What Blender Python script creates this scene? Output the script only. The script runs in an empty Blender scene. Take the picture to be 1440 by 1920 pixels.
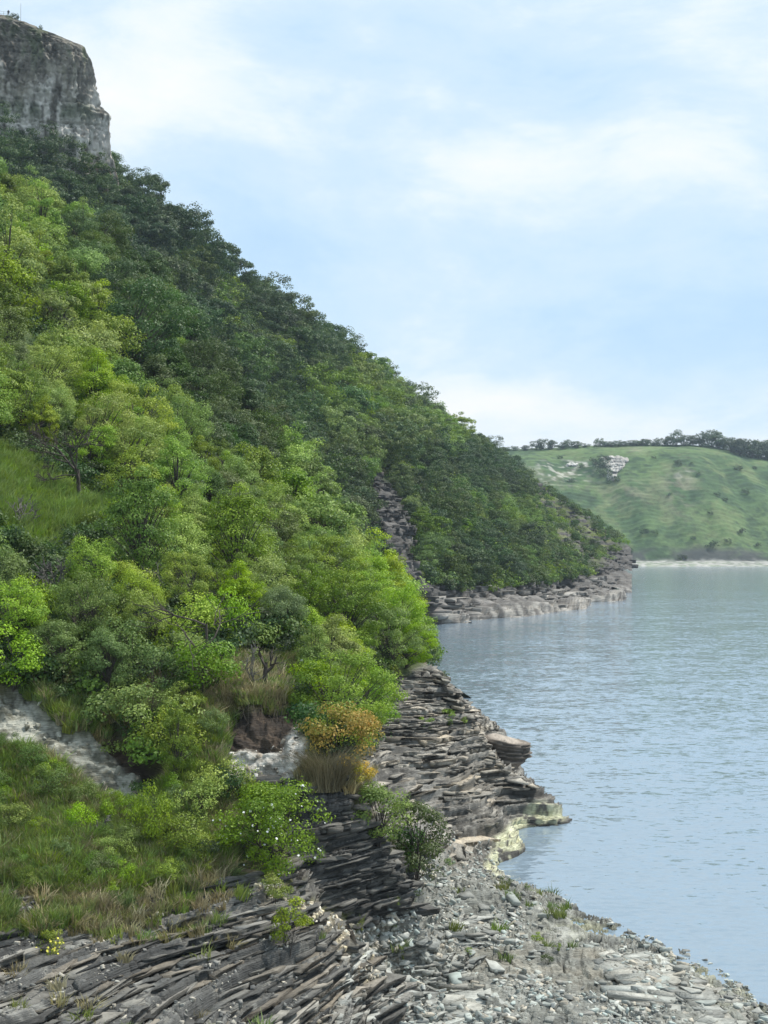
import bpy, math, random
import numpy as np
from mathutils import Vector, Matrix

# ------------------------------------------------------------------ camera, sky, sun, exposure
SC = bpy.context.scene
COL = SC.collection
F = 2884.0; CX, CY = 720.0, 960.0; CAMH = 15.0
PITCH = math.atan(60.0 / F)
cam_d = bpy.data.cameras.new('camera'); cam = bpy.data.objects.new('camera', cam_d); COL.objects.link(cam)
cam.location = (0, 0, CAMH); cam.rotation_euler = (math.pi / 2 + PITCH, 0, 0)
cam_d.sensor_fit = 'VERTICAL'; cam_d.sensor_height = 36.0; cam_d.lens = F / 1920.0 * 36.0
cam_d.clip_start = 0.5; cam_d.clip_end = 8000
SC.camera = cam
SUN_EL, SUN_AZ = math.radians(58), math.radians(62)      # azimuth clockwise from +Y (north): high sun, ahead and to the right
w = bpy.data.worlds.new('World'); SC.world = w; w.use_nodes = True
SC.view_settings.view_transform = 'Standard'; SC.view_settings.look = 'None'
SC.view_settings.exposure = 0.0; SC.view_settings.gamma = 1.0; SC.view_settings.use_curve_mapping = False
SC.cycles.max_bounces = 6; SC.cycles.diffuse_bounces = 2; SC.cycles.glossy_bounces = 3
SC.cycles.transmission_bounces = 3; SC.cycles.transparent_max_bounces = 4; SC.cycles.volume_bounces = 0
SC.cycles.use_denoising = True

def N(nt, kind, loc=None, **kw):
    n = nt.nodes.new(kind)
    for k, v in kw.items():
        if k in n.inputs.keys() if isinstance(k, str) else False: n.inputs[k].default_value = v
        else: setattr(n, k, v)
    return n
def L(nt, a, b): nt.links.new(a, b)
def math_node(nt, op, a, b=None, clamp=False):
    n = nt.nodes.new('ShaderNodeMath'); n.operation = op; n.use_clamp = clamp
    for i, x in enumerate((a, b)):
        if x is None: continue
        if isinstance(x, (int, float)): n.inputs[i].default_value = x
        else: nt.links.new(x, n.inputs[i])
    return n.outputs[0]
def ramp(nt, fac, stops, interp='LINEAR'):
    r = nt.nodes.new('ShaderNodeValToRGB'); nt.links.new(fac, r.inputs[0]); r.color_ramp.interpolation = interp
    e = r.color_ramp.elements
    while len(e) < len(stops): e.new(0.5)
    for i, (p, c) in enumerate(stops):
        e[i].position = p; e[i].color = (c, c, c, 1) if isinstance(c, (int, float)) else (*c, 1)
    return r.outputs[0]
def mixc(nt, fac, a, b, mode='MIX'):
    m = nt.nodes.new('ShaderNodeMix'); m.data_type = 'RGBA'; m.blend_type = mode
    for s, x in ((m.inputs[0], fac), (m.inputs[6], a), (m.inputs[7], b)):
        if isinstance(x, (int, float)): s.default_value = x
        elif isinstance(x, tuple): s.default_value = (*x, 1)
        else: nt.links.new(x, s)
    return m.outputs[2]
def noise_tex(nt, vec, scale, detail=4, rough=0.55, dist=0.0):
    n = nt.nodes.new('ShaderNodeTexNoise'); n.inputs['Scale'].default_value = scale
    n.inputs['Detail'].default_value = detail; n.inputs['Roughness'].default_value = rough
    n.inputs['Distortion'].default_value = dist
    if vec is not None: nt.links.new(vec, n.inputs['Vector'])
    return n.outputs['Fac']
def mapping(nt, vec, scale=(1, 1, 1), loc=(0, 0, 0), rot=(0, 0, 0)):
    m = nt.nodes.new('ShaderNodeMapping'); nt.links.new(vec, m.inputs[0])
    m.inputs['Scale'].default_value = scale; m.inputs['Location'].default_value = loc; m.inputs['Rotation'].default_value = rot
    return m.outputs[0]

# sky: physical sky under a thin broken veil of soft cloud, the same all round
def build_sky():
    nt = w.node_tree; nt.nodes.clear()
    out = nt.nodes.new('ShaderNodeOutputWorld'); bg = nt.nodes.new('ShaderNodeBackground')
    sky = nt.nodes.new('ShaderNodeTexSky'); sky.sky_type = 'NISHITA'; sky.sun_disc = False
    sky.sun_elevation = SUN_EL; sky.sun_rotation = SUN_AZ; sky.air_density = 1.0; sky.dust_density = 0.6; sky.ozone_density = 1.5
    tc = nt.nodes.new('ShaderNodeTexCoord'); D = tc.outputs['Generated']
    warp = nt.nodes.new('ShaderNodeTexNoise'); warp.inputs['Scale'].default_value = 3.0; L(nt, mapping(nt, D, (1, 1, 1.6)), warp.inputs['Vector'])
    va = nt.nodes.new('ShaderNodeVectorMath'); va.operation = 'MULTIPLY_ADD'
    L(nt, warp.outputs['Color'], va.inputs[0]); va.inputs[1].default_value = (0.12, 0.12, 0.09); L(nt, D, va.inputs[2])
    P = va.outputs[0]
    n1 = noise_tex(nt, mapping(nt, P, (1.0, 1.0, 2.6), (3.1, 0.4, 1.7)), 3.2, 5, 0.52)
    n2 = noise_tex(nt, mapping(nt, P, (1.0, 1.0, 2.2), (7.7, 2.2, 0.3)), 12.0, 7, 0.6)
    f = math_node(nt, 'ADD', math_node(nt, 'MULTIPLY', n1, 0.62), math_node(nt, 'MULTIPLY', n2, 0.38))
    # three broad cloud banks seen over the lake
    def bank(u, v, ru, rv, amp):
        d = pix_dir(u, v); az = math.atan2(d[0], d[1]); el = math.asin(d[2])
        sx = nt.nodes.new('ShaderNodeSeparateXYZ'); L(nt, P, sx.inputs[0])
        a = math_node(nt, 'ARCTAN2', sx.outputs[0], sx.outputs[1])
        da = math_node(nt, 'DIVIDE', math_node(nt, 'SUBTRACT', a, az + 0.06), ru / F)
        de = math_node(nt, 'DIVIDE', math_node(nt, 'SUBTRACT', sx.outputs[2], math.sin(el) + 0.025), rv / F)
        r2 = math_node(nt, 'ADD', math_node(nt, 'MULTIPLY', da, da), math_node(nt, 'MULTIPLY', de, de))
        return math_node(nt, 'MULTIPLY', math_node(nt, 'POWER', 2.718, math_node(nt, 'MULTIPLY', r2, -1.0)), amp)
    for b in BANKS: f = math_node(nt, 'ADD', f, bank(*b))
    cl = ramp(nt, f, [(0.30, 0.15), (0.48, 0.6), (0.62, 0.95), (0.78, 1.0)], 'EASE')
    ccol = ramp(nt, f, [(0.40, (6.9, 8.7, 10.2)), (0.56, (8.3, 9.4, 10.2)), (0.72, (10.0, 10.1, 10.0))])
    base = mixc(nt, 0.8, sky.outputs[0], (5.3, 7.8, 10.4))
    cmix = mixc(nt, cl, base, ccol)
    L(nt, cmix, bg.inputs['Color']); bg.inputs['Strength'].default_value = 0.104
    L(nt, bg.outputs[0], out.inputs[0])
BANKS = [(330, 130, 240, 100, 0.14), (1080, 255, 480, 95, 0.11), (860, 700, 260, 70, 0.14), (1390, 800, 130, 40, 0.12), (1250, 560, 420, 95, -0.20), (420, 420, 200, 120, -0.06), (560, 60, 120, 90, -0.05)]
cp, sp = math.cos(PITCH), math.sin(PITCH)
def pix_dir(u, v):
    a, b = (u - CX) / F, (CY - v) / F
    d = np.array([a, cp - b * sp, sp + b * cp]); return d / np.linalg.norm(d)
def P3(u, v, t):
    a, b = (u - CX) / F, (CY - v) / F
    return np.array([a * t, (cp - b * sp) * t, CAMH + (sp + b * cp) * t])
def PZ(u, v, z):
    b = (CY - v) / F
    return P3(u, v, (z - CAMH) / (sp + b * cp))
def project(p):
    p = np.asarray(p, float); x, y, z = p[..., 0], p[..., 1], p[..., 2] - CAMH
    t = y * cp + z * sp; up = -y * sp + z * cp
    return CX + F * x / t, CY - F * up / t, t
build_sky()
sun_d = bpy.data.lights.new('sun', 'SUN'); sun = bpy.data.objects.new('sun', sun_d); COL.objects.link(sun)
sun_d.energy = 5.0; sun_d.angle = math.radians(4); sun_d.color = (1.0, 0.96, 0.88)
sdir = Vector((math.sin(SUN_AZ) * math.cos(SUN_EL), math.cos(SUN_AZ) * math.cos(SUN_EL), math.sin(SUN_EL)))
sun.rotation_euler = (-sdir).to_track_quat('-Z', 'Y').to_euler(); sun.location = (40, -40, 120)

# ------------------------------------------------------------------ numpy helpers
def hash3(ix, iy, iz, seed=0):
    h = (ix.astype(np.int64) * 374761393 + iy.astype(np.int64) * 668265263 + iz.astype(np.int64) * 2147483647 + seed * 1274126177) & 0xffffffff
    h = ((h ^ (h >> 13)) * 1274126177) & 0xffffffff
    h = ((h ^ (h >> 16)) * 2246822519) & 0xffffffff
    return ((h ^ (h >> 15)) & 0xffffff) / float(0xffffff)
def vnoise(x, y, z, seed=0):
    x, y, z = np.broadcast_arrays(np.asarray(x, float), np.asarray(y, float), np.asarray(z, float))
    ix, iy, iz = np.floor(x), np.floor(y), np.floor(z); fx, fy, fz = x - ix, y - iy, z - iz
    fx = fx * fx * (3 - 2 * fx); fy = fy * fy * (3 - 2 * fy); fz = fz * fz * (3 - 2 * fz)
    r = 0
    for a in (0, 1):
        for b in (0, 1):
            for c in (0, 1):
                r = r + hash3(ix + a, iy + b, iz + c, seed) * (fx if a else 1 - fx) * (fy if b else 1 - fy) * (fz if c else 1 - fz)
    return r * 2 - 1
def fbm(x, y, z, o=4, seed=0, g=0.5):
    r, a, s = 0, 1.0, 0
    for k in range(o):
        r = r + a * vnoise(x * 2 ** k, y * 2 ** k, z * 2 ** k, seed + k); s += a; a *= g
    return r / s
def cell2(x, y, k, seed=0):
    """jittered-cell id hash and edge distance for fractured blocks"""
    ix, iy = np.floor(x), np.floor(y); b1 = np.full(x.shape, 9.0); b2 = b1.copy(); hid = np.zeros(x.shape)
    for a in (-1, 0, 1):
        for b in (-1, 0, 1):
            cx_, cy_ = ix + a, iy + b
            px = cx_ + 0.15 + 0.7 * hash3(cx_, cy_, k, seed); py = cy_ + 0.15 + 0.7 * hash3(cx_, cy_, k, seed + 7)
            d = np.hypot(px - x, py - y); hh = hash3(cx_, cy_, k, seed + 13)
            m = d < b1
            b2 = np.where(m, b1, np.minimum(b2, d)); hid = np.where(m, hh, hid); b1 = np.where(m, d, b1)
    return hid, b2 - b1
def smooth(a, b, x):
    t = np.clip((x - a) / (b - a), 0, 1); return t * t * (3 - 2 * t)
def inpoly(poly, u, v):
    p = np.asarray(poly, float); r = np.zeros(np.shape(u), bool); j = len(p) - 1
    for i in range(len(p)):
        c = ((p[i, 1] > v) != (p[j, 1] > v)) & (u < (p[j, 0] - p[i, 0]) * (v - p[i, 1]) / (p[j, 1] - p[i, 1] + 1e-9) + p[i, 0])
        r ^= c; j = i
    return r
def mesh_from(name, V, Fq, mat=None, smooth_sh=False, cols=None, attr=None):
    """V (n,3); Fq (m,k) array or list of arrays"""
    me = bpy.data.meshes.new(name); V = np.asarray(V, np.float32)
    fl = Fq if isinstance(Fq, list) else [Fq]
    fl = [np.asarray(f, np.int32) for f in fl if len(f)]
    nl = sum(f.size for f in fl); npoly = sum(len(f) for f in fl)
    me.vertices.add(len(V)); me.vertices.foreach_set('co', V.ravel())
    me.loops.add(nl); me.loops.foreach_set('vertex_index', np.concatenate([f.ravel() for f in fl]))
    starts, tot, o = [], [], 0
    for f in fl:
        starts.append(o + np.arange(len(f)) * f.shape[1]); o += f.size; tot.append(np.full(len(f), f.shape[1]))
    me.polygons.add(npoly); me.polygons.foreach_set('loop_start', np.concatenate(starts).astype(np.int32))
    me.polygons.foreach_set('loop_total', np.concatenate(tot).astype(np.int32))
    me.update(calc_edges=True); me.validate()
    if smooth_sh: me.polygons.foreach_set('use_smooth', np.ones(npoly, bool))
    if cols is not None:
        a = me.color_attributes.new('Col', 'FLOAT_COLOR', 'POINT')
        c = np.ones((len(V), 4), np.float32); c[:, :3] = cols; a.data.foreach_set('color', c.ravel())
    for k, val in (attr or {}).items():
        a = me.attributes.new(k, 'FLOAT', 'POINT'); a.data.foreach_set('value', np.asarray(val, np.float32))
    if mat: me.materials.append(mat)
    return me
def obj(name, me, parent=None, loc=None, rz=0.0):
    o = bpy.data.objects.new(name, me); COL.objects.link(o)
    if parent is not None: o.parent = parent
    if loc is not None: o.location = loc
    if rz: o.rotation_euler = (0, 0, rz)
    return o
def tag(o, label=None, cat=None, group=None, kind=None):
    if label: o['label'] = label
    if cat: o['category'] = cat
    if group: o['group'] = group
    if kind: o['kind'] = kind
    return o
class MB:
    def __init__(s): s.V = []; s.Q = []; s.T = []; s.n = 0; s.A = []
    def add(s, v, q=None, t=None, a=0.5):
        v = np.asarray(v, float).reshape(-1, 3); s.V.append(v)
        if q is not None and len(q): s.Q.append(np.asarray(q) + s.n)
        if t is not None and len(t): s.T.append(np.asarray(t) + s.n)
        s.A.append(np.broadcast_to(np.asarray(a, float), (len(v),))); s.n += len(v)
    def tube(s, pts, rad, sides=5, a=0.5):
        pts = np.asarray(pts, float); n = len(pts); rad = np.broadcast_to(rad, (n,))
        tan = np.gradient(pts, axis=0); tan /= np.linalg.norm(tan, axis=1)[:, None] + 1e-9
        ref = np.where(np.abs(tan[:, 2:3]) > 0.9, np.array([[1.0, 0, 0]]), np.array([[0, 0, 1.0]]))
        u = np.cross(tan, ref); u /= np.linalg.norm(u, axis=1)[:, None] + 1e-9; v = np.cross(tan, u)
        an = np.linspace(0, 2 * np.pi, sides, endpoint=False)
        ring = pts[:, None] + rad[:, None, None] * (np.cos(an)[None, :, None] * u[:, None] + np.sin(an)[None, :, None] * v[:, None])
        q = [[i * sides + j, i * sides + (j + 1) % sides, (i + 1) * sides + (j + 1) % sides, (i + 1) * sides + j] for i in range(n - 1) for j in range(sides)]
        s.add(ring.reshape(-1, 3), q, a=a)
    def leaves(s, C, Nn, size, rng, aspect=0.55, a=None):
        """one folded diamond per centre C with face direction Nn"""
        C = np.asarray(C); n = len(C); Nn = Nn / (np.linalg.norm(Nn, axis=1)[:, None] + 1e-9)
        r = rng.normal(size=(n, 3)); A = np.cross(Nn, r); A /= np.linalg.norm(A, axis=1)[:, None] + 1e-9
        B = np.cross(Nn, A); sz = (size * rng.uniform(0.6, 1.3, n))[:, None]
        v = np.stack([C - A * sz * 0.5, C + B * sz * aspect * 0.5 + Nn * sz * 0.12, C + A * sz * 0.5, C - B * sz * aspect * 0.5 + Nn * sz * 0.12], 1)
        q = np.arange(n * 4).reshape(n, 4)
        if a is None: a = rng.uniform(0, 1, n)
        s.add(v.reshape(-1, 3), q, a=np.repeat(a, 4))
    def mesh(s, name, mat, smooth_sh=False):
        V = np.concatenate(s.V); fl = []
        if s.Q: fl.append(np.concatenate(s.Q))
        if s.T: fl.append(np.concatenate(s.T))
        return mesh_from(name, V, fl, mat, smooth_sh, attr={'lv': np.concatenate(s.A)})

# ------------------------------------------------------------------ materials
def new_mat(name):
    m = bpy.data.materials.new(name); m.use_nodes = True; nt = m.node_tree
    return m, nt, nt.nodes['Principled BSDF'], nt.nodes['Material Output']
def leaf_mat(name, dark, light, hue_shift=0.06, transl=0.32, val=(0.75, 1.25)):
    m, nt, b, out = new_mat(name)
    at = nt.nodes.new('ShaderNodeAttribute'); at.attribute_name = 'lv'
    oi = nt.nodes.new('ShaderNodeObjectInfo')
    c = mixc(nt, at.outputs['Fac'], dark, light)
    hs = nt.nodes.new('ShaderNodeHueSaturation'); L(nt, c, hs.inputs['Color'])
    mr = nt.nodes.new('ShaderNodeMapRange'); L(nt, oi.outputs['Random'], mr.inputs[0]); mr.inputs[3].default_value = 0.5 - hue_shift * 0.35; mr.inputs[4].default_value = 0.5 + hue_shift * 0.35
    L(nt, mr.outputs[0], hs.inputs['Hue'])
    r2 = math_node(nt, 'FRACT', math_node(nt, 'MULTIPLY', oi.outputs['Random'], 17.31))
    mv = nt.nodes.new('ShaderNodeMapRange'); L(nt, r2, mv.inputs[0]); mv.inputs[3].default_value = val[0]; mv.inputs[4].default_value = val[1]
    L(nt, mv.outputs[0], hs.inputs['Value'])
    r3 = math_node(nt, 'FRACT', math_node(nt, 'MULTIPLY', oi.outputs['Random'], 43.77))
    ms = nt.nodes.new('ShaderNodeMapRange'); L(nt, r3, ms.inputs[0]); ms.inputs[3].default_value = 0.78; ms.inputs[4].default_value = 1.08
    L(nt, ms.outputs[0], hs.inputs['Saturation'])
    L(nt, hs.outputs[0], b.inputs['Base Color']); b.inputs['Roughness'].default_value = 0.55; b.inputs['Specular IOR Level'].default_value = 0.3
    tr = nt.nodes.new('ShaderNodeBsdfTranslucent'); L(nt, hs.outputs[0], tr.inputs[0])
    mx = nt.nodes.new('ShaderNodeMixShader'); mx.inputs[0].default_value = transl
    L(nt, b.outputs[0], mx.inputs[1]); L(nt, tr.outputs[0], mx.inputs[2]); L(nt, mx.outputs[0], out.inputs[0])
    return m
def plain_mat(name, c1, c2, scale=6.0, rough=0.85, bump=0.3):
    m, nt, b, out = new_mat(name); tc = nt.nodes.new('ShaderNodeTexCoord'); v = tc.outputs['Object']
    n = noise_tex(nt, v, scale, 5, 0.6)
    L(nt, mixc(nt, n, c1, c2), b.inputs['Base Color']); b.inputs['Roughness'].default_value = rough; b.inputs['Specular IOR Level'].default_value = 0.2
    bp = nt.nodes.new('ShaderNodeBump'); bp.inputs['Strength'].default_value = bump; bp.inputs['Distance'].default_value = 0.3 / scale
    L(nt, n, bp.inputs['Height']); L(nt, bp.outputs[0], b.inputs['Normal'])
    return m
def ground_mat(name, fine=9.0, amp=0.5, bump=0.5, bdist=0.04, zs=3.0, lam=None):
    """vertex colour (what the surface is) broken up by fine grain"""
    m, nt, b, out = new_mat(name); tc = nt.nodes.new('ShaderNodeTexCoord'); v = mapping(nt, tc.outputs['Object'], (1, 1, zs))
    at = nt.nodes.new('ShaderNodeAttribute'); at.attribute_name = 'Col'
    n1 = noise_tex(nt, v, fine, 6, 0.65); n2 = noise_tex(nt, v, fine * 0.17, 4, 0.6)
    k = math_node(nt, 'ADD', math_node(nt, 'MULTIPLY', n1, 0.7), math_node(nt, 'MULTIPLY', n2, 0.3))
    if lam:
        n3 = noise_tex(nt, mapping(nt, tc.outputs['Object'], (lam[0], lam[0], lam[1]), rot=(0.05, -0.10, 0)), 1.0, 4, 0.6, 0.3)
        k = math_node(nt, 'ADD', math_node(nt, 'MULTIPLY', k, 0.55), math_node(nt, 'MULTIPLY', n3, 0.45)); n1 = math_node(nt, 'ADD', math_node(nt, 'MULTIPLY', n1, 0.5), math_node(nt, 'MULTIPLY', n3, 0.8))
    g = ramp(nt, k, [(0.3, 1 - amp), (0.5, 1.0), (0.7, 1 + amp * 0.8)])
    L(nt, mixc(nt, 1.0, at.outputs['Color'], g, 'MULTIPLY'), b.inputs['Base Color'])
    b.inputs['Roughness'].default_value = 0.88; b.inputs['Specular IOR Level'].default_value = 0.2
    bp = nt.nodes.new('ShaderNodeBump'); bp.inputs['Strength'].default_value = bump; bp.inputs['Distance'].default_value = bdist
    L(nt, n1, bp.inputs['Height']); L(nt, bp.outputs[0], b.inputs['Normal'])
    return m
M = {}
M['rock'] = ground_mat('shale_rock', 7.0, 0.7, 1.0, 0.08, 4.0, (1.1, 38.0))
M['far_rock'] = ground_mat('headland_rock', 0.7, 0.75, 0.8, 0.4, 4.0, (0.12, 2.2))
M['cliff'] = ground_mat('limestone', 0.55, 0.45, 0.8, 0.6, 0.8)
M['far_grass'] = ground_mat('far_hill_grass', 0.22, 0.55, 0.4, 0.8, 1.0)
M['soil'] = ground_mat('hill_ground', 1.5, 0.5, 0.4, 0.2, 1.0)
M['bark'] = plain_mat('bark', (0.035, 0.028, 0.022), (0.11, 0.095, 0.08), 8, 0.9, 0.5)
M['deadwood'] = plain_mat('dead_wood', (0.09, 0.08, 0.07), (0.24, 0.22, 0.20), 8, 0.9, 0.4)
M['leaf_bright'] = leaf_mat('leaf_bright', (0.09, 0.18, 0.010), (0.39, 0.53, 0.028), 0.06)
M['leaf_mid'] = leaf_mat('leaf_mid', (0.06, 0.13, 0.010), (0.26, 0.38, 0.028), 0.06)
M['leaf_dark'] = leaf_mat('leaf_dark', (0.028, 0.068, 0.012), (0.115, 0.19, 0.032), 0.08)
M['leaf_deep'] = leaf_mat('leaf_deep', (0.022, 0.056, 0.016), (0.078, 0.14, 0.036), 0.05)
M['leaf_olive'] = leaf_mat('leaf_olive', (0.075, 0.13, 0.025), (0.22, 0.31, 0.07), 0.06)
M['leaf_gold'] = leaf_mat('leaf_gold', (0.16, 0.23, 0.02), (0.66, 0.40, 0.03), 0.04)
M['leaf_far'] = leaf_mat('leaf_far', (0.035, 0.07, 0.03), (0.09, 0.14, 0.05), 0.05)

# ------------------------------------------------------------------ terrain control points
ctrl = []
def cp_t(lst): 
    for u, v, t in lst: ctrl.append(P3(u, v, t))
def cp_z(lst, z=0.0):
    for u, v in lst: ctrl.append(PZ(u, v, z))
def cp_w(lst):
    for p in lst: ctrl.append(np.array(p, float))
cp_z([(1440, 1895), (1340, 1832), (1270, 1792), (1200, 1766), (1100, 1708), (1020, 1668), (955, 1642), (990, 1592), (1036, 1548)])
cp_z([(1064, 1530), (1060, 1562), (1030, 1612), (1054, 1492), (1024, 1440), (985, 1385)], -1.6)
cp_t([(1030, 1518, 82.6), (1010, 1475, 84), (955, 1445, 84.5), (905, 1385, 86), (890, 1345, 86), (830, 1265, 87), (740, 1300, 79), (740, 1480, 70), (740, 1640, 63),
      (860, 1560, 73), (860, 1440, 78), (940, 1540, 77), (820, 1370, 80)])
cp_t([(700, 1920, 43.5), (1100, 1920, 46.3), (1100, 1800, 53), (900, 1750, 55.3), (900, 1850, 48.8), (800, 1700, 58.6), (850, 1660, 62.3), (640, 2010, 38.5), (1100, 2010, 42.3), (1440, 2010, 43.5)])
cp_t([(650, 1900, 42.6), (400, 1900, 39.5), (0, 1900, 37), (0, 1700, 43), (200, 1700, 44), (400, 1660, 46), (550, 1700, 46), (600, 1800, 44), (660, 1760, 47), (700, 1715, 51.5), (-150, 1900, 36.5), (-150, 1700, 42.5), (0, 2020, 34), (400, 2020, 35.5), (-150, 2020, 33.5)])
cp_t([(600, 1690, 49.3), (755, 1690, 53.5), (590, 1500, 50.8), (680, 1560, 51.8), (750, 1622, 53.3), (705, 1500, 66), (780, 1600, 65), (560, 1640, 48.6)])
cp_t([(500, 1620, 47.6), (100, 1600, 46), (0, 1500, 49), (200, 1505, 49.6), (380, 1580, 48), (300, 1400, 53), (400, 1470, 51), (480, 1330, 54), (490, 1460, 51.2), (490, 1390, 52.2), (640, 1440, 53.5), (650, 1380, 56), (690, 1420, 70),
      (0, 1290, 53.8), (0, 1385, 51.3), (150, 1370, 52.6), (150, 1450, 50.6), (-150, 1500, 48.5), (-150, 1290, 53.5), (250, 1440, 51.6), (260, 1500, 50.2)])
cp_t([(0, 1150, 60), (-150, 1150, 58), (300, 1250, 58), (500, 1285, 56.5), (200, 1100, 68), (600, 1260, 64), (700, 1250, 80), (400, 1100, 75), (600, 1120, 92), (0, 950, 72), (-150, 950, 68), (200, 900, 85), (400, 920, 105),
      (0, 750, 95), (-200, 750, 88), (300, 770, 130), (0, 600, 125), (-200, 600, 115), (200, 620, 145), (100, 480, 170), (-200, 430, 165)])
for u, v, t, h in [(760, 1080, 130, 5), (620, 930, 150, 5.5), (540, 800, 160, 5.5), (400, 700, 170, 5.5), (300, 490, 185, 6), (170, 410, 195, 6), (0, 350, 205, 6), (-200, 250, 205, 6)]:
    p = P3(u, v, t); p[2] -= h; ctrl.append(p)
    if u > 100: q = p + np.array([-6, 34, -10.0]); ctrl.append(q)
cp_w([(13, 96, -1), (10, 112, -1), (7, 132, -1), (4, 168, -1), (3, 206, -1), (4, 250, -1)])
HEAD_SH = [(795, 1170), (870, 1164), (950, 1158), (1030, 1149), (1085, 1143), (1100, 1130), (1130, 1114), (1160, 1095), (1180, 1084)]
cp_z(HEAD_SH)
cp_t([(795, 1098, 294), (900, 1108, 327), (1000, 1098, 362), (1075, 1086, 405), (1120, 1078, 480), (1165, 1060, 600), (1178, 1048, 667)])
cp_w([PZ(u, v, 0) + np.array([14, -5, -4]) for u, v in HEAD_SH])
ridge = []
for u, v, t, h in [(1168, 1035, 672, 0), (1100, 962, 660, 2), (1000, 880, 635, 5), (880, 812, 600, 9), (790, 755, 565, 8), (640, 645, 520, 8), (540, 590, 490, 7), (400, 490, 440, 8), (300, 375, 412, 8), (215, 315, 392, 4), (100, 270, 385, 6), (0, 220, 380, 6), (-150, 200, 375, 6)]:
    p = P3(u, v, t); p[2] -= h; ridge.append(p); ctrl.append(p)
    q = p + np.array([-70, 40, 4.0]); 
    if u > 250: ctrl.append(q)
cp_w([(113, 690, -4), (118, 670, -5), (130, 700, -7), (128, 740, -7), (102, 735, -4), (110, 790, -6), (70, 790, 4), (20, 800, 30)])
cp_w([(30, 45, -5), (45, 60, -6), (40, 100, -7), (60, 180, -8), (60, 300, -8), (120, 450, -8), (180, 640, -8), (160, 760, -6), (40, 30, -4), (0, 20, 0), (-30, 20, 6)])
ctrl = np.array(ctrl)
def rbf_fit(P, reg=0.25):
    n = len(P); d = np.hypot(P[:, None, 0] - P[None, :, 0], P[:, None, 1] - P[None, :, 1])
    A = np.zeros((n + 3, n + 3)); A[:n, :n] = -np.sqrt(d * d + 1.0) - reg * 0 * np.eye(n)
    A[:n, n] = 1; A[:n, n + 1] = P[:, 0]; A[:n, n + 2] = P[:, 1]; A[n:, :n] = A[:n, n:].T
    A[:n, :n] += np.diag(np.full(n, 0.02))
    return np.linalg.solve(A, np.concatenate([P[:, 2], np.zeros(3)]))
RW = rbf_fit(ctrl)
def hz_raw(x, y):
    x = np.asarray(x, float); sh = x.shape; x = x.ravel(); y = np.asarray(y, float).ravel(); r = np.zeros(x.shape)
    for i in range(0, len(x), 60000):
        xs, ys = x[i:i + 60000, None], y[i:i + 60000, None]
        d = np.sqrt((xs - ctrl[None, :, 0]) ** 2 + (ys - ctrl[None, :, 1]) ** 2 + 1.0)
        r[i:i + 60000] = -d @ RW[:-3] + RW[-3] + RW[-2] * xs[:, 0] + RW[-1] * ys[:, 0]
    return r.reshape(sh)
class Grid:
    def __init__(s, x0, x1, y0, y1, st):
        s.x0, s.y0, s.st = x0, y0, st; s.X = np.arange(x0, x1 + st, st); s.Y = np.arange(y0, y1 + st, st)
        gx, gy = np.meshgrid(s.X, s.Y); s.Z = hz_raw(gx, gy)
    def __call__(s, x, y):
        fx = np.clip((x - s.x0) / s.st, 0, len(s.X) - 1.001); fy = np.clip((y - s.y0) / s.st, 0, len(s.Y) - 1.001)
        ix, iy = fx.astype(int), fy.astype(int); a, b = fx - ix, fy - iy; Z = s.Z
        return (Z[iy, ix] * (1 - a) + Z[iy, ix + 1] * a) * (1 - b) + (Z[iy + 1, ix] * (1 - a) + Z[iy + 1, ix + 1] * a) * b
GN_ = Grid(-32, 36, 28, 130, 0.3)
GF = Grid(-190, 200, 60, 800, 1.5)
def hz(x, y):
    x = np.asarray(x, float); y = np.asarray(y, float)
    m = (x > -31) & (x < 35) & (y < 129)
    return np.where(m, GN_(x, y), GF(x, y))
def raycast(U, V, t0, t1, g, step):
    a = (U - CX) / F; b = (CY - V) / F; dx, dy, dz = a, cp - b * sp, sp + b * cp
    T = np.full(U.shape, t1); done = np.zeros(U.shape, bool); tp = np.full(U.shape, t0); t = t0; prev = None
    while t < t1:
        h = CAMH + dz * t - g(dx * t, dy * t)
        hit = (h < 0) & ~done
        if prev is not None and hit.any():
            fr = prev / (prev - h + 1e-9); T = np.where(hit, t - st_ * (1 - np.clip(fr, 0, 1)), T)
        done |= hit; prev = h; st_ = step * max(1.0, t / t0 * 0.8); t += st_
    return np.stack([dx * T, dy * T, CAMH + dz * T], -1), done
def grid_faces(nr, nc, keep):
    i = np.arange(nr * nc).reshape(nr, nc)
    q = np.stack([i[:-1, :-1], i[1:, :-1], i[1:, 1:], i[:-1, 1:]], -1).reshape(-1, 4)
    k = keep.ravel(); q = q[k[q].all(1)]
    used = np.zeros(nr * nc, bool); used[q.ravel()] = True; mp = np.cumsum(used) - 1
    return mp[q], used
def normals_grid(P):
    du = np.gradient(P, axis=1); dv = np.gradient(P, axis=0); n = np.cross(dv, du); n /= np.linalg.norm(n, axis=-1, keepdims=True) + 1e-9
    return n
def blur(a, k):
    for ax in (0, 1):
        c = np.cumsum(np.concatenate([np.repeat(a.take([0], ax), k, ax), a, np.repeat(a.take([-1], ax), k, ax)], ax), ax)
        n = a.shape[ax]; c = np.concatenate([np.zeros_like(c.take([0], ax)), c], ax)
        a = (c.take(range(2 * k + 1, 2 * k + 1 + n), ax) - c.take(range(0, n), ax)) / (2 * k + 1)
    return a
_rl = np.random.default_rng(5)
def layer_table(tmin, tmax, n=600):
    t = tmin * (tmax / tmin) ** _rl.uniform(0, 1, n); b = np.concatenate([[0], np.cumsum(t)]); return b, _rl.uniform(0, 1, n + 1), t
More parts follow.
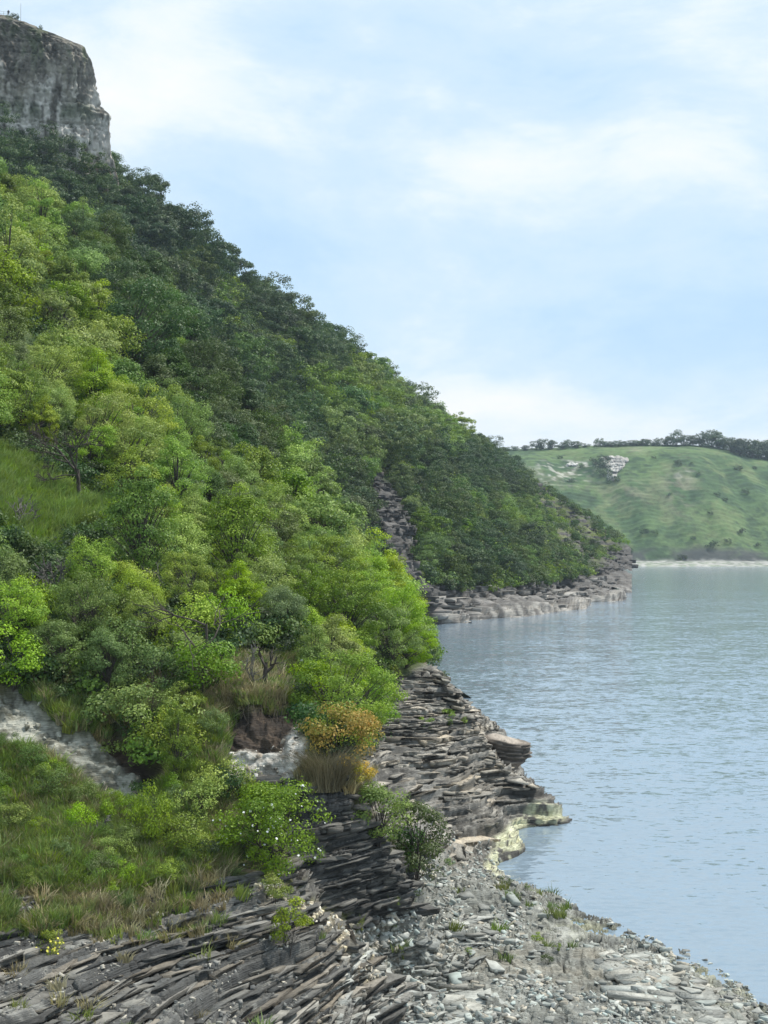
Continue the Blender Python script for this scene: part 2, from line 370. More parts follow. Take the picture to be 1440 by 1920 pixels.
def strata(s, tab):
    b, r, t = tab; k = np.clip(np.searchsorted(b, s, side='right') - 1, 0, len(t) - 1)
    return k, (s - b[k]) / t[k], t[k], r[k]
# ------------------------------------------------------------------ near shore and lower slope: one fine sheet
R1 = [(-140, 1655), (0, 1645), (110, 1695), (210, 1690), (330, 1662), (400, 1640), (480, 1650), (560, 1690), (640, 1740), (690, 1790), (780, 2030), (-140, 2030)]
R2 = [(560, 1465), (645, 1478), (672, 1540), (742, 1606), (772, 1640), (768, 1722), (690, 1732), (620, 1702), (556, 1672), (540, 1560)]
R3p = [(715, 1310), (760, 1262), (840, 1225), (1120, 1400), (1120, 1640), (960, 1655), (900, 1650), (820, 1632), (730, 1560), (655, 1480), (690, 1400)]
R4 = [(640, 1740), (690, 1725), (770, 1700), (770, 1640), (830, 1610), (960, 1640), (1700, 1800), (1700, 2030), (780, 2030), (690, 1790)]
S1 = [(-140, 1285), (60, 1292), (130, 1362), (205, 1368), (275, 1445), (270, 1505), (190, 1505), (60, 1405), (-140, 1395)]
S2 = [(412, 1400), (520, 1375), (560, 1335), (580, 1400), (562, 1482), (480, 1462), (412, 1436)]
DS = [(405, 1318), (470, 1312), (566, 1296), (562, 1345), (522, 1392), (412, 1400)]
DS2 = [(150, 1340), (210, 1345), (300, 1440), (290, 1510), (268, 1500), (262, 1440), (190, 1375)]
FAN = [(470, 1670), (520, 1660), (600, 1705), (660, 1745), (720, 1800), (700, 1850), (655, 1800), (600, 1740), (520, 1700)]
def soft_mask(poly, U, V, k=4):
    return blur(inpoly(poly, U, V).astype(float), k)
STEP = 2.0
uu = np.arange(-110, 1560, STEP); vv = np.arange(1216, 2016, STEP)
U, V = np.meshgrid(uu, vv)
PN, hitN = raycast(U, V, 30.0, 125.0, GN_, 0.12)
PN = np.where(hitN[..., None], PN, PN)
nrm = normals_grid(np.stack([blur(PN[..., i], 5) for i in range(3)], -1))
nrm *= np.sign(np.sum(nrm * (np.array([0, 0, CAMH]) - PN), -1, keepdims=True) + 1e-9)
jit = 14 * fbm(U / 40, V / 40, 0, 3, 3), 14 * fbm(U / 40, V / 40, 5, 3, 4)
Uj, Vj = U + jit[0], V + jit[1]
m1, m2, m3, m4 = (soft_mask(p, Uj, Vj) for p in (R1, R2, R3p, R4))
s1, s2, ds, fan = soft_mask(S1, Uj, Vj, 3), soft_mask(S2, Uj, Vj, 3), soft_mask(DS, Uj, Vj, 3), soft_mask(FAN, Uj, Vj, 3)
ds = np.maximum(ds, soft_mask(DS2, Uj, Vj, 3))
rockm = np.clip(np.maximum.reduce([m1, m2, m3, m4]), 0, 1)
X, Y, Z = PN[..., 0], PN[..., 1], PN[..., 2]
tabA, tabB = layer_table(0.05, 0.24), layer_table(0.10, 0.42)
def rock_disp(X, Y, Z, nrm, tab, amp, blk, terr, seed, fold, crack=0.05, dirv=(0.51, 0.86), coarse=1.0, tl=(0.0, 0.0)):
    s = Z + tl[0] * X + tl[1] * Y + 0.35 * fbm(X * 0.10, Y * 0.10, Z * 0.1, 3, seed) + 0.05 * fbm(X * 0.9, Y * 0.9, Z * 0.9, 3, seed + 3) + fold + 30
    along = dirv[0] * X + dirv[1] * Y + 0.12 * fbm(X * 2, Y * 2, Z * 2, 2, seed + 9)
    across = -dirv[1] * X + dirv[0] * Y
    k2, f2, t2, r2 = strata(s + 0.1, tabC)
    hid2, edge2 = cell2(along / (blk * 2.6) + k2 * 1.7, across / (blk * 2.6), k2.astype(float), seed + 5)
    s1_ = s + 0.12 * (hid2 - 0.5)                     # blocks have slipped a little against each other
    k, f, t, r = strata(s1_, tab)
    hid, edge = cell2(along / blk + k * 3.71, across / (blk * 1.3) + k * 1.37, k.astype(float), seed)
    cap = lambda f: smooth(0.66, 0.92, f) - 0.9 * np.exp(-((f - 0.60) / 0.10) ** 2) * 1.0
    g = np.where(f < 0.62, 0.10 * f / 0.62, 0.10 + 0.90 * smooth(0.62, 0.90, f))
    dz = (g - f) * t * terr
    g2 = np.where(f2 < 0.6, 0.22 * f2 / 0.6, 0.22 + 0.78 * smooth(0.6, 0.86, f2)); dz = dz + (g2 - f2) * t2 * terr * 0.9 * coarse
    out = amp * ((hid - 0.5) * 0.8 + (r - 0.5) * 0.6 + 0.30 * cap(f)) + amp * coarse * ((hid2 - 0.5) * 1.6 + (r2 - 0.5) * 0.8 + 0.75 * cap(f2))
    out -= crack * (1 - smooth(0.0, 0.07, edge)) + crack * 2.5 * coarse * (1 - smooth(0.0, 0.05, edge2))
    return out, dz, k, f, 0.55 * r + 0.45 * r2, 0.55 * hid + 0.45 * hid2
tabC = layer_table(0.22, 0.75)
fold3 = 0.35 * np.exp(-((U - 800) / 70.0) ** 2) * smooth(1300, 1450, V) + 0.0 * U
oA, zA, kA, fA, rA, hA = rock_disp(X, Y, Z, nrm, tabA, 0.11, 1.0, 0.6, 21, 0 * X, 0.06, (0.51, 0.86), 1.0, (-0.08, 0.0))
oB, zB, kB, fB, rB, hB = rock_disp(X, Y, Z, nrm, tabA, 0.16, 1.3, 0.6, 41, 0 * X, 0.03, (0.95, 0.3), 1.0, (-0.04, 0.0))
oC, zC, kC, fC, rC, hC = rock_disp(X, Y, Z, nrm, tabA, 0.15, 1.7, 0.6, 61, fold3, 0.04, (0.5, 0.86), 1.0, (0.16, 0.0))
oD, zD, kD, fD, rD, hD = rock_disp(X, Y, Z, nrm, tabA, 0.10, 0.8, 0.6, 81, 0 * X, 0.06, (0.6, 0.8), 0.8, (0.02, -0.02))
# rubble bumps on the beach and lumps in the turf
hr, er = cell2(X / 0.22, Y / 0.34, np.zeros_like(X), 5)
hr2, er2 = cell2(X / 0.5, Y / 0.8, np.zeros_like(X), 15)
rub = 0.10 * (hr - 0.4) * smooth(0, 0.12, er) + 0.16 * (hr2 - 0.4) * smooth(0, 0.1, er2)
turf = 0.16 * fbm(X * 1.3, Y * 1.3, Z * 1.3, 4, 8)
tot = m1 + m2 + m3 + m4; wsum = np.maximum(tot, 1.0)
chk = np.clip(s1 + s2, 0, 1)
chd = 0.26 * fbm(X * 1.9, Y * 1.9, Z * 0.35, 5, 33, 0.6) + 0.10 * (cell2(X / 0.35 + Z * 0.3, Y / 0.35 + Z * 1.2, np.zeros_like(X), 19)[0] - 0.5)
outd = (m1 * oA + m2 * oB * 1.2 + m3 * oC + m4 * oD) / wsum + (1 - rockm) * (turf * (1 - chk) + chd * chk)
outd += -0.55 * ds * (1 - rockm) + 0.25 * ds * fbm(X * 3, Y * 3, Z * 3, 3, 71)
outd -= 0.35 * chk * (1 - ds)
zd = (m1 * zA + m2 * zB + m3 * zC + m4 * zD) / wsum + rub * np.clip(m4 + 0.7 * fan + 0.25 * m1, 0, 1)
# the undercut block hanging over the water and the wave-cut notch below the spur tip
PD = PN + nrm * outd[..., None]; PD[..., 2] += zd
PD[..., 2] += 0.02 * fbm(X * 6, Y * 6, Z * 6, 3, 91) * rockm
# --- what each spot is made of
def lerp(a, b, t): return a + (b - a) * t[..., None]
C = lambda *c: np.array(c, float)
n_lo = fbm(X * 0.35, Y * 0.35, Z * 0.35, 3, 101); n_md = fbm(X * 1.4, Y * 1.4, Z * 2.4, 3, 103); n_hi = fbm(X * 5, Y * 5, Z * 9, 3, 107)
def rockcol(r, h, f, dk, lt, top):
    c = lerp(dk + 0 * X[..., None], lt, np.clip(0.75 * r + 0.55 * h + 0.35 * n_md - 0.15, 0, 1))
    return lerp(c, top, smooth(0.10, 0.55, n_md + 0.5 * n_hi + 0.35 * (h - 0.4)) * 0.65)
cA = rockcol(rA, hA, fA, C(.030, .030, .030), C(.125, .123, .115), C(.29, .28, .25))
cB = rockcol(rB, hB, fB, C(.035, .034, .033), C(.12, .118, .11), C(.21, .20, .185))
cC = rockcol(rC, hC, fC, C(.055, .052, .047), C(.20, .188, .168), C(.36, .34, .30))
cC = lerp(cC, C(.30, .26, .20), 0.5 * smooth(0.0, 0.5, n_lo) * smooth(1380, 1500, V))
cC = lerp(cC, C(.43, .41, .37), 0.7 * np.exp(-((U - 800 + (V - 1400) * 0.05) / 30.0) ** 2) * smooth(1340, 1400, V) * (0.6 + 0.6 * n_md))
cD = rockcol(rD, hD, fD, C(.11, .112, .102), C(.28, .282, .255), C(.42, .415, .37))
cD = lerp(cD, C(.33, .29, .22), 0.55 * smooth(0.05, 0.6, n_lo))
cD = lerp(cD, C(.24, .24, .21), 0.6 * smooth(0.55, 0.75, hr))
shore = 1 - smooth(0.0, 0.35, PD[..., 2])
cD = lerp(cD, C(.60, .60, .38), 0.55 * shore * smooth(-0.2, 0.3, n_lo))
enc = soft_mask([(905, 1625), (925, 1570), (960, 1535), (1010, 1500), (1060, 1515), (1060, 1540), (990, 1560), (975, 1610), (930, 1640)], Uj, Vj, 3)
grass_c = lerp(C(.055, .075, .02) + 0 * X[..., None], C(.12, .115, .05), smooth(-0.3, 0.4, n_lo))
soil_c = lerp(C(.10, .075, .05) + 0 * X[..., None], C(.17, .13, .09), smooth(-0.3, 0.5, n_md))
grass_c = lerp(grass_c, soil_c, smooth(0.1, 0.5, n_md + 0.3 * n_hi) * 0.8)
chalk_c = lerp(C(.13, .125, .095) + 0 * X[..., None], C(.38, .37, .31), smooth(-0.45, 0.35, n_md + 0.8 * n_hi))
chalk2 = lerp(C(.24, .21, .17) + 0 * X[..., None], C(.60, .57, .51), smooth(-0.5, 0.4, n_md + 0.6 * n_hi))
dsoil = lerp(C(.04, .032, .026) + 0 * X[..., None], C(.088, .064, .046), smooth(-0.3, 0.4, n_md))
base = grass_c
base = lerp(base, chalk_c, s1); base = lerp(base, chalk2, s2); base = lerp(base, dsoil, ds)
rc = (cA * m1[..., None] + cB * m2[..., None] + cC * m3[..., None] + cD * m4[..., None]) / np.maximum(tot, 1e-3)[..., None]
base = lerp(base, rc, rockm)
base = lerp(base, C(.44, .38, .27) * (0.8 + 0.5 * n_hi[..., None]), fan * 0.85)
base = lerp(base, C(.60, .60, .40) + 0.18 * n_hi[..., None], enc * smooth(-0.25, 0.15, n_md + 0.5 * n_hi + 0.12) * 0.85)
# dusty soil and dry litter caught between the ledges of the upper ramp
lit = m1 * smooth(1800, 1690, V) * smooth(-0.1, 0.35, n_lo + 0.4 * n_md)
base = lerp(base, C(.17, .145, .105), lit * 0.75)
wet = smooth(0.18, 0.02, PD[..., 2])
base = base * (1 - 0.6 * wet[..., None])
PBASE = PN + nrm * (0.3 * outd)[..., None]
keepN = hitN & (PD[..., 2] > -0.8)
fq, used = grid_faces(*U.shape, keepN)
meN = mesh_from('rocky_shore', PD.reshape(-1, 3)[used], fq, M['rock'], False, np.clip(base, 0.01, 0.9).reshape(-1, 3)[used])
shore_o = tag(obj('rocky_shore', meN), 'layered grey shale shore and eroded grassy bank at the water', kind='structure')

# ------------------------------------------------------------------ wooded hill ground (under the trees) and headland sheet
xs = np.arange(-170, 150, 2.0); ys = np.arange(30, 790, 2.0); gx, gy = np.meshgrid(xs, ys)
gz = hz(gx, gy) - 0.9 * smooth(110, 90, gy); gz += 0.5 * fbm(gx * 0.1, gy * 0.1, 0, 3, 5) * smooth(100, 160, gy) - 2.0 * smooth(240, 270, gy) * smooth(25, 10, gz)
nn = fbm(gx * 0.05, gy * 0.05, 0, 4, 6)
cg = lerp(C(.030, .048, .016) + 0 * gx[..., None], C(.075, .085, .03), smooth(-0.4, 0.4, nn))
hu_ = project(np.stack([gx, gy, gz], -1))[0]
fq, used = grid_faces(*gx.shape, (gz > -2.5) & ~((gy > 380) & (hu_ > 1160)) & ~((gy < 150) & (hu_ > 745)))
tag(obj('hillside', mesh_from('hillside', np.stack([gx, gy, gz], -1).reshape(-1, 3)[used], fq, M['soil'], True, cg.reshape(-1, 3)[used])), 'steep wooded hillside ground under the trees', kind='structure')

uu = np.arange(690, 1215, 1.6); vv = np.arange(800, 1184, 1.6); U2, V2 = np.meshgrid(uu, vv)
PH, hitH = raycast(U2, V2, 240.0, 760.0, GF, 1.2)
nh = normals_grid(np.stack([blur(PH[..., i], 4) for i in range(3)], -1)); nh *= np.sign(np.sum(nh * (np.array([0, 0, CAMH]) - PH), -1, keepdims=True) + 1e-9)
Xh, Yh, Zh = PH[..., 0], PH[..., 1], PH[..., 2]
tabH = layer_table(0.5, 2.2)
sh_ = Zh + 0.5 * fbm(Xh * 0.03, Yh * 0.03, 0, 3, 7) + 0.02 * Xh + 40
kH, fH, tH, rH = strata(sh_, tabH)
hH, eH = cell2((Xh * 0.25 + Yh * 0.97) / 5.0 + kH * 0.7, Zh / 30.0, kH.astype(float), 3)
hH2, eH2 = cell2((Xh * 0.25 + Yh * 0.97) / 14.0, Zh / 60.0, np.zeros_like(Xh), 9)
RIB = [(700, 880), (735, 905), (768, 1000), (778, 1085), (752, 1085), (715, 1030), (705, 960)]
LED = [(985, 900), (1060, 915), (1130, 985), (1190, 1050), (1190, 1090), (1120, 1060), (1010, 1000)]
BAND = smooth(-12, 12, V2 - np.interp(U2, [690, 790, 850, 900, 1000, 1075, 1120, 1150, 1180, 1215], [1068, 1078, 1098, 1096, 1088, 1077, 1066, 1036, 1018, 1018]) + 14 * fbm(U2 / 25, V2 / 60, 1, 3, 4))
rib = soft_mask(RIB, U2 + 10 * fbm(U2 / 20, V2 / 20, 0, 2, 2), V2, 3); led = soft_mask(LED, U2, V2, 8)
outc = soft_mask([(770, 948), (815, 950), (845, 985), (815, 1005), (780, 975)], U2, V2, 4)
rk = np.clip(np.maximum.reduce([BAND, rib, 0.8 * led, outc]), 0, 1)
outH = rk * (0.9 * (rH - 0.5) + 1.3 * (hH - 0.5) + 1.2 * (hH2 - 0.5) - 0.5 * (1 - smooth(0, 0.12, eH)) - 0.9 * (1 - smooth(0, 0.25, fH)))
# flat wave-washed ledges run out at the foot of the cliff
foot = BAND * smooth(2.2, 0.4, Zh)
outH += foot * smooth(-0.2, 0.3, Zh) * (0.6 + 1.2 * hH2) * smooth(1185, 1165, U2)
PHd = PH + nh * outH[..., None]
PHd += (np.array([0, 0, CAMH]) - PH) / np.linalg.norm(PH, axis=-1, keepdims=True) * (rib * 9.0)[..., None]
nm = fbm(Xh * 0.12, Yh * 0.12, Zh * 0.3, 4, 23); nf = fbm(Xh * 0.5, Yh * 0.5, Zh * 1.2, 3, 29)
crock = lerp(C(.04, .037, .035) + 0 * Xh[..., None], C(.13, .12, .11), np.clip(0.4 * rH + 0.3 * hH + 0.5 * nf + 0.1, 0, 1))
low = BAND * smooth(7.0, 3.0, Zh + 1.5 * nm)
crock = lerp(crock, C(.175, .163, .15) * (1 + 0.6 * nf[..., None]), low * 0.8)
crock = lerp(crock, C(.30, .28, .25), BAND * smooth(1.3, 0.3, Zh) * smooth(-0.3, 0.2, nf))
gcol = lerp(C(.055, .075, .028) + 0 * Xh[..., None], C(.13, .14, .06), smooth(-0.3, 0.4, nm + 0.4 * nf))
gcol = lerp(gcol, C(.03, .05, .018), 1 - led)
ledmix = led * (1 - BAND) * (1 - smooth(0.35, 0.45, fH)) * smooth(-0.35, 0.1, nm + 0.2)
cH = lerp(gcol, crock, np.clip(np.maximum.reduce([BAND, rib, outc, ledmix]), 0, 1))
fq, used = grid_faces(*U2.shape, hitH & (PH[..., 2] > -0.8) & (PH[..., 1] < 745) & (U2 < 1186))
tri = PHd.reshape(-1, 3)[used]; dd = np.max(np.linalg.norm(tri[fq] - tri[fq][:, [1, 2, 3, 0]], axis=-1), 1)
fq = fq[dd < 25]
tag(obj('headland', mesh_from('headland', tri, fq, M['far_rock'], True, np.clip(cH, .01, .9).reshape(-1, 3)[used])), 'layered rock headland with ledges running down to the lake', kind='structure')

# ------------------------------------------------------------------ lake
def water_mat():
    """wind ripples as true slopes (not filtered with distance), two sizes, stronger in ruffled patches"""
    m, nt, b, out = new_mat('lake_water'); tc = nt.nodes.new('ShaderNodeTexCoord'); v = tc.outputs['Object']
    def slope(sc, stretch, rot, detail):
        n = nt.nodes.new('ShaderNodeTexNoise'); n.inputs['Scale'].default_value = sc; n.inputs['Detail'].default_value = detail; n.inputs['Roughness'].default_value = 0.6
        L(nt, mapping(nt, v, stretch, rot=(0, 0, rot)), n.inputs['Vector'])
        s = nt.nodes.new('ShaderNodeVectorMath'); s.operation = 'SUBTRACT'; L(nt, n.outputs['Color'], s.inputs[0]); s.inputs[1].default_value = (0.5, 0.5, 0.5)
        return s.outputs[0]
    s1, s2 = slope(2.3, (0.6, 1.2, 1), 0.2, 3), slope(0.30, (0.6, 1.2, 1), -0.15, 2)
    d = noise_tex(nt, mapping(nt, v, (0.25, 1.0, 1)), 0.02, 3, 0.5)
    amp = math_node(nt, 'ADD', math_node(nt, 'MULTIPLY', d, 0.65), 0.05)
    va = nt.nodes.new('ShaderNodeVectorMath'); va.operation = 'SCALE'; L(nt, s1, va.inputs[0]); L(nt, amp, va.inputs['Scale'])
    vb = nt.nodes.new('ShaderNodeVectorMath'); vb.operation = 'MULTIPLY_ADD'; L(nt, s2, vb.inputs[0]); vb.inputs[1].default_value = (0.13, 0.13, 0.0); L(nt, va.outputs[0], vb.inputs[2])
    vc = nt.nodes.new('ShaderNodeVectorMath'); vc.operation = 'MULTIPLY_ADD'; L(nt, vb.outputs[0], vc.inputs[0]); vc.inputs[1].default_value = (0.8, 1.0, 0.0); vc.inputs[2].default_value = (0, 0, 1)
    vn = nt.nodes.new('ShaderNodeVectorMath'); vn.operation = 'NORMALIZE'; L(nt, vc.outputs[0], vn.inputs[0]); L(nt, vn.outputs[0], b.inputs['Normal'])
    b.inputs['Base Color'].default_value = (0.19, 0.25, 0.305, 1); b.inputs['Roughness'].default_value = 0.08; b.inputs['IOR'].default_value = 1.333
    return m
M['water'] = water_mat()
wx = np.concatenate([np.arange(-60, 60, 10.0), np.arange(60, 1200, 60.0)]); wy = np.concatenate([np.arange(20, 400, 10.0), np.arange(400, 1160, 40.0)])
a, b_ = np.meshgrid(wx, wy); fq, used = grid_faces(*a.shape, np.ones(a.shape, bool))
tag(obj('lake', mesh_from('lake', np.stack([a, b_, 0 * a], -1).reshape(-1, 3), fq[:, ::-1], M['water'], True)), 'rippled blue grey lake', kind='structure')

# ------------------------------------------------------------------ far hill across the lake
def far_z(x, y):
    u = CX + F * x / y
    y0 = 1030 + 10 * fbm(x * 0.01, 0 * x, 0, 2, 3) - 0.0 * x
    sl = y - y0
    top = np.interp(u, [700, 940, 1040, 1100, 1200, 1320, 1380, 1440, 1600], [836, 836, 832, 828, 826, 828, 838, 852, 880])
    zt = CAMH + (1020 - top) / F * 1175
    prof = np.interp(sl, [-40, 0, 20, 24, 36, 64, 100, 150, 190, 240, 500], [-6, 0, 4.0, 7.5, 15, 35, 62, 90, 100, 101, 96]) / 100.0
    z = prof * zt
    k = smooth(15, 60, sl) * smooth(185, 120, sl)
    g = fbm(x * 0.018 + 0.3 * sl / 100, sl * 0.004, 0, 3, 12) * 12 + fbm(x * 0.05, sl * 0.03, 0, 3, 14) * 2.0
    terr = 0.35 * np.sin(z * 2.2 + 3 * fbm(x * 0.03, sl * 0.03, 0, 2, 9))
    return z + k * (g + terr) + 0.5 * fbm(x * 0.1, y * 0.1, 0, 2, 17) * smooth(5, 20, sl), sl
xs = np.arange(10, 480, 1.6); ys = np.concatenate([np.arange(985, 1240, 1.3), np.arange(1240, 1600, 6)]); fx, fy = np.meshgrid(xs, ys)
fz, fsl = far_z(fx, fy); fu, fv, _ = project(np.stack([fx, fy, fz], -1))
q1 = fbm(fx * 0.02, fsl * 0.03, 0, 4, 51); q2 = fbm(fx * 0.08, fsl * 0.08, 0, 4, 53); q3 = fbm(fx * 0.3, fsl * 0.3, 0, 3, 55)
cf = lerp(C(.055, .102, .040) + 0 * fx[..., None], C(.10, .155, .056), smooth(-0.4, 0.4, q1 + 0.4 * q2))
cf = lerp(cf, C(.13, .165, .07), smooth(0.10, 0.45, q2 + 0.6 * q3) * 0.7)
cf = lerp(cf, C(.028, .055, .028), smooth(0.18, 0.45, -q2 + 0.7 * q3) * 0.65)
def blob(u, v, ru, rv): return np.exp(-((fu - u) / ru) ** 2 - ((fv - v) / rv) ** 2)
bare = np.clip(1.3 * blob(1275, 920, 32, 45) + blob(1175, 925, 45, 22) + 0.8 * blob(1190, 845, 14, 10) + 0.9 * blob(1060, 895, 60, 22), 0, 1)
cf = lerp(cf, C(.25, .22, .16), bare * smooth(-0.35, 0.2, q2 + 0.5 * q3) * 0.5)
cf = lerp(cf, C(.44, .42, .37), np.clip(1.4 * blob(1065, 870, 45, 6) + 0.9 * blob(1050, 890, 50, 16) + 0.5 * blob(1285, 890, 20, 8), 0, 1) * smooth(0.05, 0.25, q3 + 0.3 * q2))
sc = smooth(12, 20, fsl) * smooth(36 + 12 * q1, 25 + 10 * q1, fsl)
cf = lerp(cf, C(.055, .06, .055), sc * smooth(-0.5, 0.1, q2 + 0.3 * q3 + 0.15))
cf = lerp(cf, C(.36, .35, .32), smooth(22, 17, fsl + 4 * q3) * (0.75 + 0.25 * np.sign(q3)))
tag(obj('far_hill', mesh_from('far_hill', np.stack([fx, fy, fz], -1).reshape(-1, 3), grid_faces(*fx.shape, np.ones(fx.shape, bool))[0][:, ::-1], M['far_grass'], True, np.clip(cf, .01, .9).reshape(-1, 3))), 'grassy hill across the lake with pale shore', kind='structure')
def far_hit(u, v):
    for t in np.arange(1025, 1400, 0.5):
        p = P3(u, v, t)
        if p[2] < far_z(np.array([p[0]]), np.array([p[1]]))[0][0]: return p
    return P3(u, v, 1200)
def outcrop(name, poly, label, col1, col2, depth, seed):
    pu = np.array(poly); u0, v0 = pu.min(0) - 3; u1, v1 = pu.max(0) + 3
    st = 1.1; a, b = np.meshgrid(np.arange(u0, u1, st), np.arange(v0, v1, st))
    P = np.zeros(a.shape + (3,))
    ts = np.arange(1030, 1330, 1.5)
    best = np.full(a.shape, 1250.0); done = np.zeros(a.shape, bool)
    for t in ts:
        aa, bb = (a - CX) / F, (CY - b) / F
        h = CAMH + (sp + bb * cp) * t - far_z(aa * t, (cp - bb * sp) * t)[0]
        m = (h < 0) & ~done; best[m] = t; done |= m
    aa, bb = (a - CX) / F, (CY - b) / F
    msk = blur(inpoly(poly, a + 3 * fbm(a / 6, b / 6, 0, 2, seed), b + 3 * fbm(a / 6, b / 6, 4, 2, seed)).astype(float), 2)
    kk, ff, tt, rr = strata(b / F * 1100 + 100 - 0.1 * (a - u0) / F * 1100, layer_table(0.6, 2.6))
    hc, ec = cell2(a / 9 + kk, b / 30, kk.astype(float), seed)
    off = msk * (depth * (0.7 + 0.45 * rr + 0.5 * hc) - 1.5 * (1 - smooth(0, .2, ec))) - 2.5 * (1 - msk)
    T = best - off
    P = np.stack([aa * T, (cp - bb * sp) * T, CAMH + (sp + bb * cp) * T], -1)
    nn = fbm(a / 4, b / 4, 0, 3, seed + 2)
    cc = lerp(C(*col1) + 0 * a[..., None], C(*col2), np.clip(0.5 + 0.5 * rr - 0.4 * (1 - hc) + 0.5 * nn, 0, 1))
    fq, used = grid_faces(*a.shape, msk > 0.04)
    me = mesh_from(name, P.reshape(-1, 3)[used], fq, M['cliff'], False, np.clip(cc, .02, .9).reshape(-1, 3)[used])
    return tag(obj(name, me), label, kind='structure')
outcrop('limestone_outcrop', [(1125, 858), (1140, 853), (1165, 855), (1180, 860), (1172, 872), (1160, 885), (1150, 902), (1138, 902), (1140, 880), (1126, 868)], 'pale limestone crag on the far grassy hill', (.24, .22, .20), (.56, .53, .48), 4.0, 3)
outcrop('limestone_outcrop', [(1056, 870), (1075, 866), (1092, 868), (1080, 873), (1066, 875)], 'small white rock band on the far hill left of the crag', (.35, .33, .30), (.65, .63, .58), 2.0, 6)

# ------------------------------------------------------------------ limestone cliff, upper left
def build_cliff():
    # plan: face runs left from the nose, side runs back from it; silhouette from the photograph's right edge
    prof_v = [-60, 20, 60, 75, 100, 140, 144, 150, 165, 184, 190, 208, 216, 240, 285, 292, 312, 345, 400]
    prof_u = [-60, 20, 120, 152, 168, 179, 174, 172, 182, 185, 184, 203, 200, 203, 209, 215, 218, 222, 226]
    T0 = 372.0
    zz = [P3(0, v, T0)[2] for v in prof_v]; xx = [P3(u, 0, T0)[0] for u in prof_u]
    nz, ns = 190, 330
    zs_ = np.linspace(P3(0, 395, T0)[2], P3(0, 14, T0)[2], nz)
    # plan param: s<0 along the side going back, s>0 along the face to the left, rounded corner
    s = np.concatenate([np.linspace(-60, -4, 50), np.linspace(-4, 6, 50)[1:], np.linspace(6, 75, 232)[1:]])
    edge_x = np.interp(zs_, zz[::-1], xx[::-1])
    top_ref = np.interp(s, [-60, -4, 0, 2.2, 5, 9, 13, 17, 22, 28, 40, 75], [0, 0, 0, 0, 0, 0, 0, 0, 0, 0, 0, 0])
    S, Zz = np.meshgrid(s, zs_); EX = np.repeat(edge_x[:, None], len(s), 1)
    th = smooth(-5, 8, S)
    px = np.where(S < 0, 0.16 * S, 0) - np.where(S > 0, S, 0) * 0.985
    py = np.where(S < 0, -S, 0) - np.where(S > 0, S, 0) * 0.17
    rr = np.exp(-(S / 3.5) ** 2)
    X0 = np.interp(np.array([P3(0, 200, T0)[2]]), zz[::-1], xx[::-1])[0]
    Xc = EX + px; Yc = T0 + py + 1.8 * rr + (X0 - EX) * 0.05
    nx = np.interp(S, [-4, 0, 4, 10], [1, 0.85, 0.5, 0.17]); ny = np.interp(S, [-4, 0, 4, 10], [0.05, -0.5, -0.85, -0.985])
    n1 = fbm(Xc * 0.12, Yc * 0.12, Zz * 0.10, 5, 5, 0.55); n2 = fbm(Xc * 0.5, Yc * 0.5, Zz * 0.24, 4, 8, 0.6)
    kk, ff, tt, rr_ = strata(Zz + 1.2 * n1, layer_table(0.9, 5.0))
    hc, ec = cell2((Xc + Yc) / 4.0, Zz / 6.0, np.zeros_like(Zz), 4)
    n3 = fbm(Xc * 1.3, Yc * 1.3, Zz * 1.0, 4, 18, 0.6)
    d = 3.4 * n1 + 2.0 * n2 + 0.9 * n3 + 1.2 * (rr_ - 0.5) + 0.5 * (hc - 0.5) - 0.9 * smooth(0.12, 0.0, np.abs(n2)) - 0.9 * (1 - smooth(0, .12, ff))
    d = d * np.clip(0.26 + np.maximum(S, 0) / 9.0, 0.26, 1.0) - 0.5
    P = np.stack([Xc + nx * d, Yc + ny * d, Zz], -1)
    hgt = (Zz - zs_[0]) / (zs_[-1] - zs_[0])
    w1 = fbm(Xc * 0.25, Yc * 0.25, Zz * 0.06, 4, 31); w2 = fbm(Xc * 0.8, Yc * 0.8, Zz * 0.2, 4, 37)
    c = lerp(C(.12, .107, .088) + 0 * Xc[..., None], C(.35, .315, .26), smooth(-.4, .45, w2 + .3 * w1))
    c = lerp(c, C(.50, .47, .42), smooth(0.70, 0.50, hgt + 0.25 * w1) * smooth(-0.35, 0.15, w2 + 0.5 * w1 + .1))
    c = lerp(c, C(.26, .17, .12), (S < 7) * smooth(0.5, 0.2, hgt) * smooth(-.2, .3, w2) * 0.8)
    c = lerp(c, C(.06, .08, .035), smooth(0.62, 0.8, hgt) * smooth(0.0, .3, w2 + w1) * 0.8)
    c = lerp(c, C(.05, .075, .03), np.exp(-((hgt - .5) / .06) ** 2) * smooth(0, .4, w1) * 0.7)
    # sloping top, running back
    V_, C_ = [P.reshape(-1, 3)], [c.reshape(-1, 3)]
    fq, used = grid_faces(nz, len(s), np.ones(S.shape, bool))
    topv = P[-1]; nt_ = 14; n0 = nz * len(s); Fs = [fq[:, ::-1]]
    prev = np.arange(n0 - len(s), n0)
    for i in range(1, nt_):
        f = i / (nt_ - 1); row = topv.copy(); ctr = np.array([topv[:, 0].min() + 8, T0 + 45, 0])
        row[:, :2] = topv[:, :2] * (1 - f) + ctr[:2] * f; row[:, 2] = topv[:, 2] + 5 * f
        row[:, 2] += 0.5 * fbm(row[:, 0] * .3, row[:, 1] * .3, 0, 3, 3)
        V_.append(row); C_.append(np.tile(C(.07, .09, .035), (len(s), 1)))
        cur = n0 + (i - 1) * len(s) + np.arange(len(s))
        Fs.append(np.stack([prev[:-1], prev[1:], cur[1:], cur[:-1]], -1)); prev = cur
    VV = np.concatenate(V_); CC = np.concatenate(C_)
    me = mesh_from('limestone_cliff', VV, Fs, M['cliff'], True, np.clip(CC, .02, .9))
